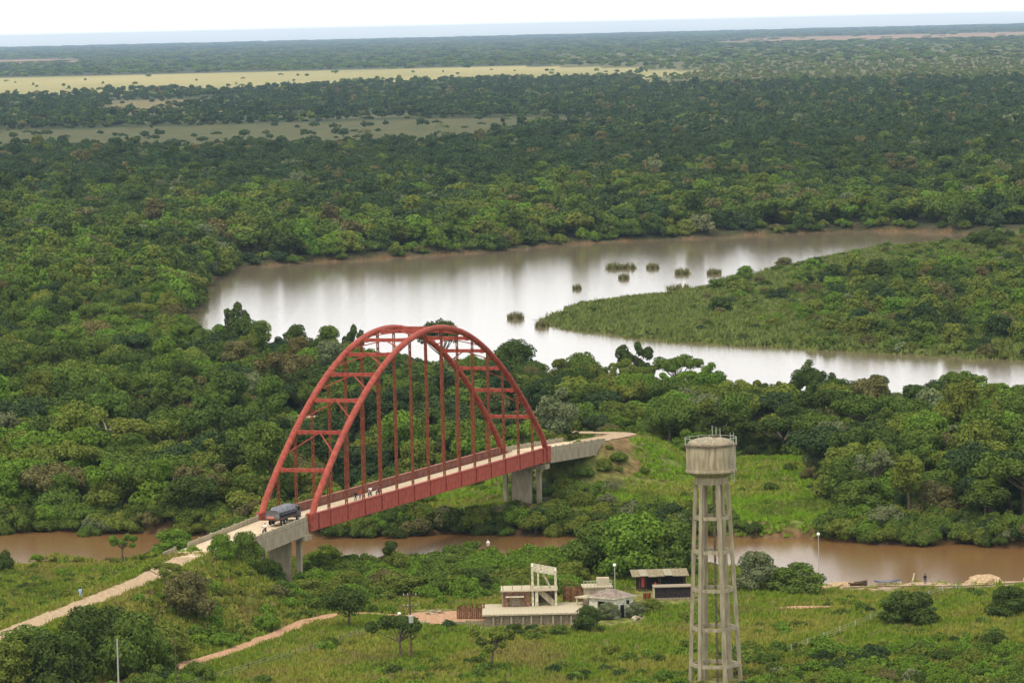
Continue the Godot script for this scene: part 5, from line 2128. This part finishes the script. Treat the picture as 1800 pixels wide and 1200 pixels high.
# ---------------------------------------------------------------- start
func _ready() -> void:
	var cam := Camera3D.new()
	cam.fov = 8.578
	cam.near = 5.0
	cam.far = 80000.0
	cam.position = Vector3(0, 95, 0)
	cam.basis = Basis(Vector3.RIGHT, deg_to_rad(-3.9532)) * Basis(Vector3.BACK, deg_to_rad(-1.3366))
	add_child(cam)
	cam.current = true
	var env := Environment.new()
	env.background_mode = Environment.BG_SKY
	env.sky = build_sky()
	env.background_energy_multiplier = 1.0
	env.tonemap_mode = Environment.TONE_MAPPER_LINEAR
	env.tonemap_exposure = 1.38
	env.fog_enabled = true
	env.fog_density = 0.000023
	env.fog_light_color = Color(0.76, 0.88, 1.0)
	env.sdfgi_enabled = true
	env.ssao_enabled = true
	env.ssil_enabled = true
	var we := WorldEnvironment.new()
	we.environment = env
	add_child(we)
	var sun := DirectionalLight3D.new()
	sun.light_energy = 0.45
	sun.light_angular_distance = 14.0
	sun.light_color = Color(1.0, 0.95, 0.86)
	sun.shadow_enabled = true
	sun.rotation = Vector3(deg_to_rad(-58), deg_to_rad(-40), 0)
	add_child(sun)

	rng.seed = 12345
	nz.seed = 3
	nz.frequency = 0.012
	nz2.seed = 8
	nz2.frequency = 0.012
	nz3.seed = 21
	nz3.frequency = 0.006
	RIVER = PackedVector2Array([Vector2(-200, 900), Vector2(-111, 876), Vector2(-99, 871), Vector2(-68, 863), Vector2(-37, 850), Vector2(-28, 850), Vector2(10, 846), Vector2(33, 842), Vector2(41, 835), Vector2(55, 828), Vector2(71, 820), Vector2(90, 807), Vector2(100, 802), Vector2(200, 770), Vector2(200, 720), Vector2(95, 761.5), Vector2(85, 762), Vector2(75, 758.5), Vector2(68, 760), Vector2(56, 758), Vector2(51, 767), Vector2(38, 780), Vector2(9, 797), Vector2(-3, 802), Vector2(-23, 802), Vector2(-44, 800), Vector2(-62, 807), Vector2(-80, 804), Vector2(-92, 804), Vector2(-102, 806), Vector2(-200, 835)])
	LAKE = PackedVector2Array([Vector2(-110, 1569), Vector2(-114, 1727), Vector2(-109, 1848), Vector2(-70, 1875), Vector2(-13, 1919), Vector2(26, 1976), Vector2(76, 2003), Vector2(154, 2041), Vector2(198, 1991), Vector2(206, 1960), Vector2(189, 1906), Vector2(140, 1856), Vector2(98, 1735), Vector2(72, 1632), Vector2(46, 1574), Vector2(20, 1542), Vector2(7.5, 1465), Vector2(18, 1415), Vector2(43, 1360), Vector2(82, 1318), Vector2(112, 1281), Vector2(140, 1244), Vector2(153, 1225), Vector2(400, 1120), Vector2(400, 980), Vector2(139, 1082), Vector2(83, 1086), Vector2(50, 1122), Vector2(9, 1164), Vector2(-19, 1205), Vector2(-41, 1242), Vector2(-68, 1281), Vector2(-84, 1330), Vector2(-106, 1492)])
	MEADOW = PackedVector2Array([Vector2(5.6, 828), Vector2(11, 876), Vector2(25, 905), Vector2(28, 969), Vector2(47, 949), Vector2(62, 960), Vector2(62, 884), Vector2(60, 818), Vector2(40, 816)])
	MEADOW2 = PackedVector2Array([Vector2(-24, 876), Vector2(-17, 916), Vector2(0, 919), Vector2(0, 881), Vector2(-15, 859)])
	SPIT = PackedVector2Array([Vector2(4, 1465), Vector2(19, 1544), Vector2(44, 1577), Vector2(70, 1636), Vector2(96, 1739), Vector2(139, 1860), Vector2(187, 1910), Vector2(204, 1962), Vector2(300, 1990), Vector2(430, 1950), Vector2(430, 1115), Vector2(400, 1118), Vector2(153, 1221), Vector2(140, 1240), Vector2(112, 1277), Vector2(82, 1314), Vector2(42, 1356), Vector2(16, 1411)])
	for a in [[-41.0, 11.02], [-50.0, 10.3], [-60.0, 9.4], [-80.0, 8.5], [-100.0, 7.8], [-140.0, 6.2], [-190.0, 4.5], [-260.0, 3.0]]:
		var p := br(a[0], 0, 0)
		NEAR_ROAD.append(Vector3(p.x, a[1], -p.z))
	FAR_ROAD = [Vector3(13.9, 11.22, 913.0), Vector3(19.5, 10.8, 927), Vector3(22.5, 10.0, 940), Vector3(22, 8.4, 962), Vector3(12, 6.2, 992), Vector3(-12, 4.8, 1030), Vector3(-42, 4.2, 1068), Vector3(-72, 4.0, 1084), Vector3(-140, 3.8, 1092)]
	build_materials()
	build_ground()
	print("ground ", Time.get_ticks_msec())
	build_water()
	ribbon("dirt_road", NEAR_ROAD, 2.3, M.dirt)
	ribbon("dirt_road", FAR_ROAD, 3.0, M.dirt, 0.12)
	ribbon("dirt_path", PATH, 1.6, M.red_dirt)
	ribbon("sandy_lot", [Vector3(-20, 0, 716), Vector3(-14, 0, 716), Vector3(-7, 0, 715.5), Vector3(-2.5, 0, 715)], 9.0, M.red_dirt, 0.07, true)
	ribbon("sand_patch", [Vector3(40.5, 0, 715), Vector3(45, 0, 717), Vector3(51, 0, 718)], 2.2, M.red_dirt, 0.1, true)
	ribbon("sandy_shore", [Vector3(52, 0, 751), Vector3(60, 0, 754.5), Vector3(68, 0, 754.5), Vector3(76, 0, 753), Vector3(88, 0, 755)], 3.6, M.dirt, 0.12, true)
	build_bridge()
	build_tower()
	build_ruin()
	build_house()
	build_sheds()
	build_clutter()
	build_poles()
	build_truck()
	build_boat()
	print("built ", Time.get_ticks_msec())
	build_people()
	print("people ", Time.get_ticks_msec())
	build_near_plants()
	print("near plants ", Time.get_ticks_msec())
	build_forest()
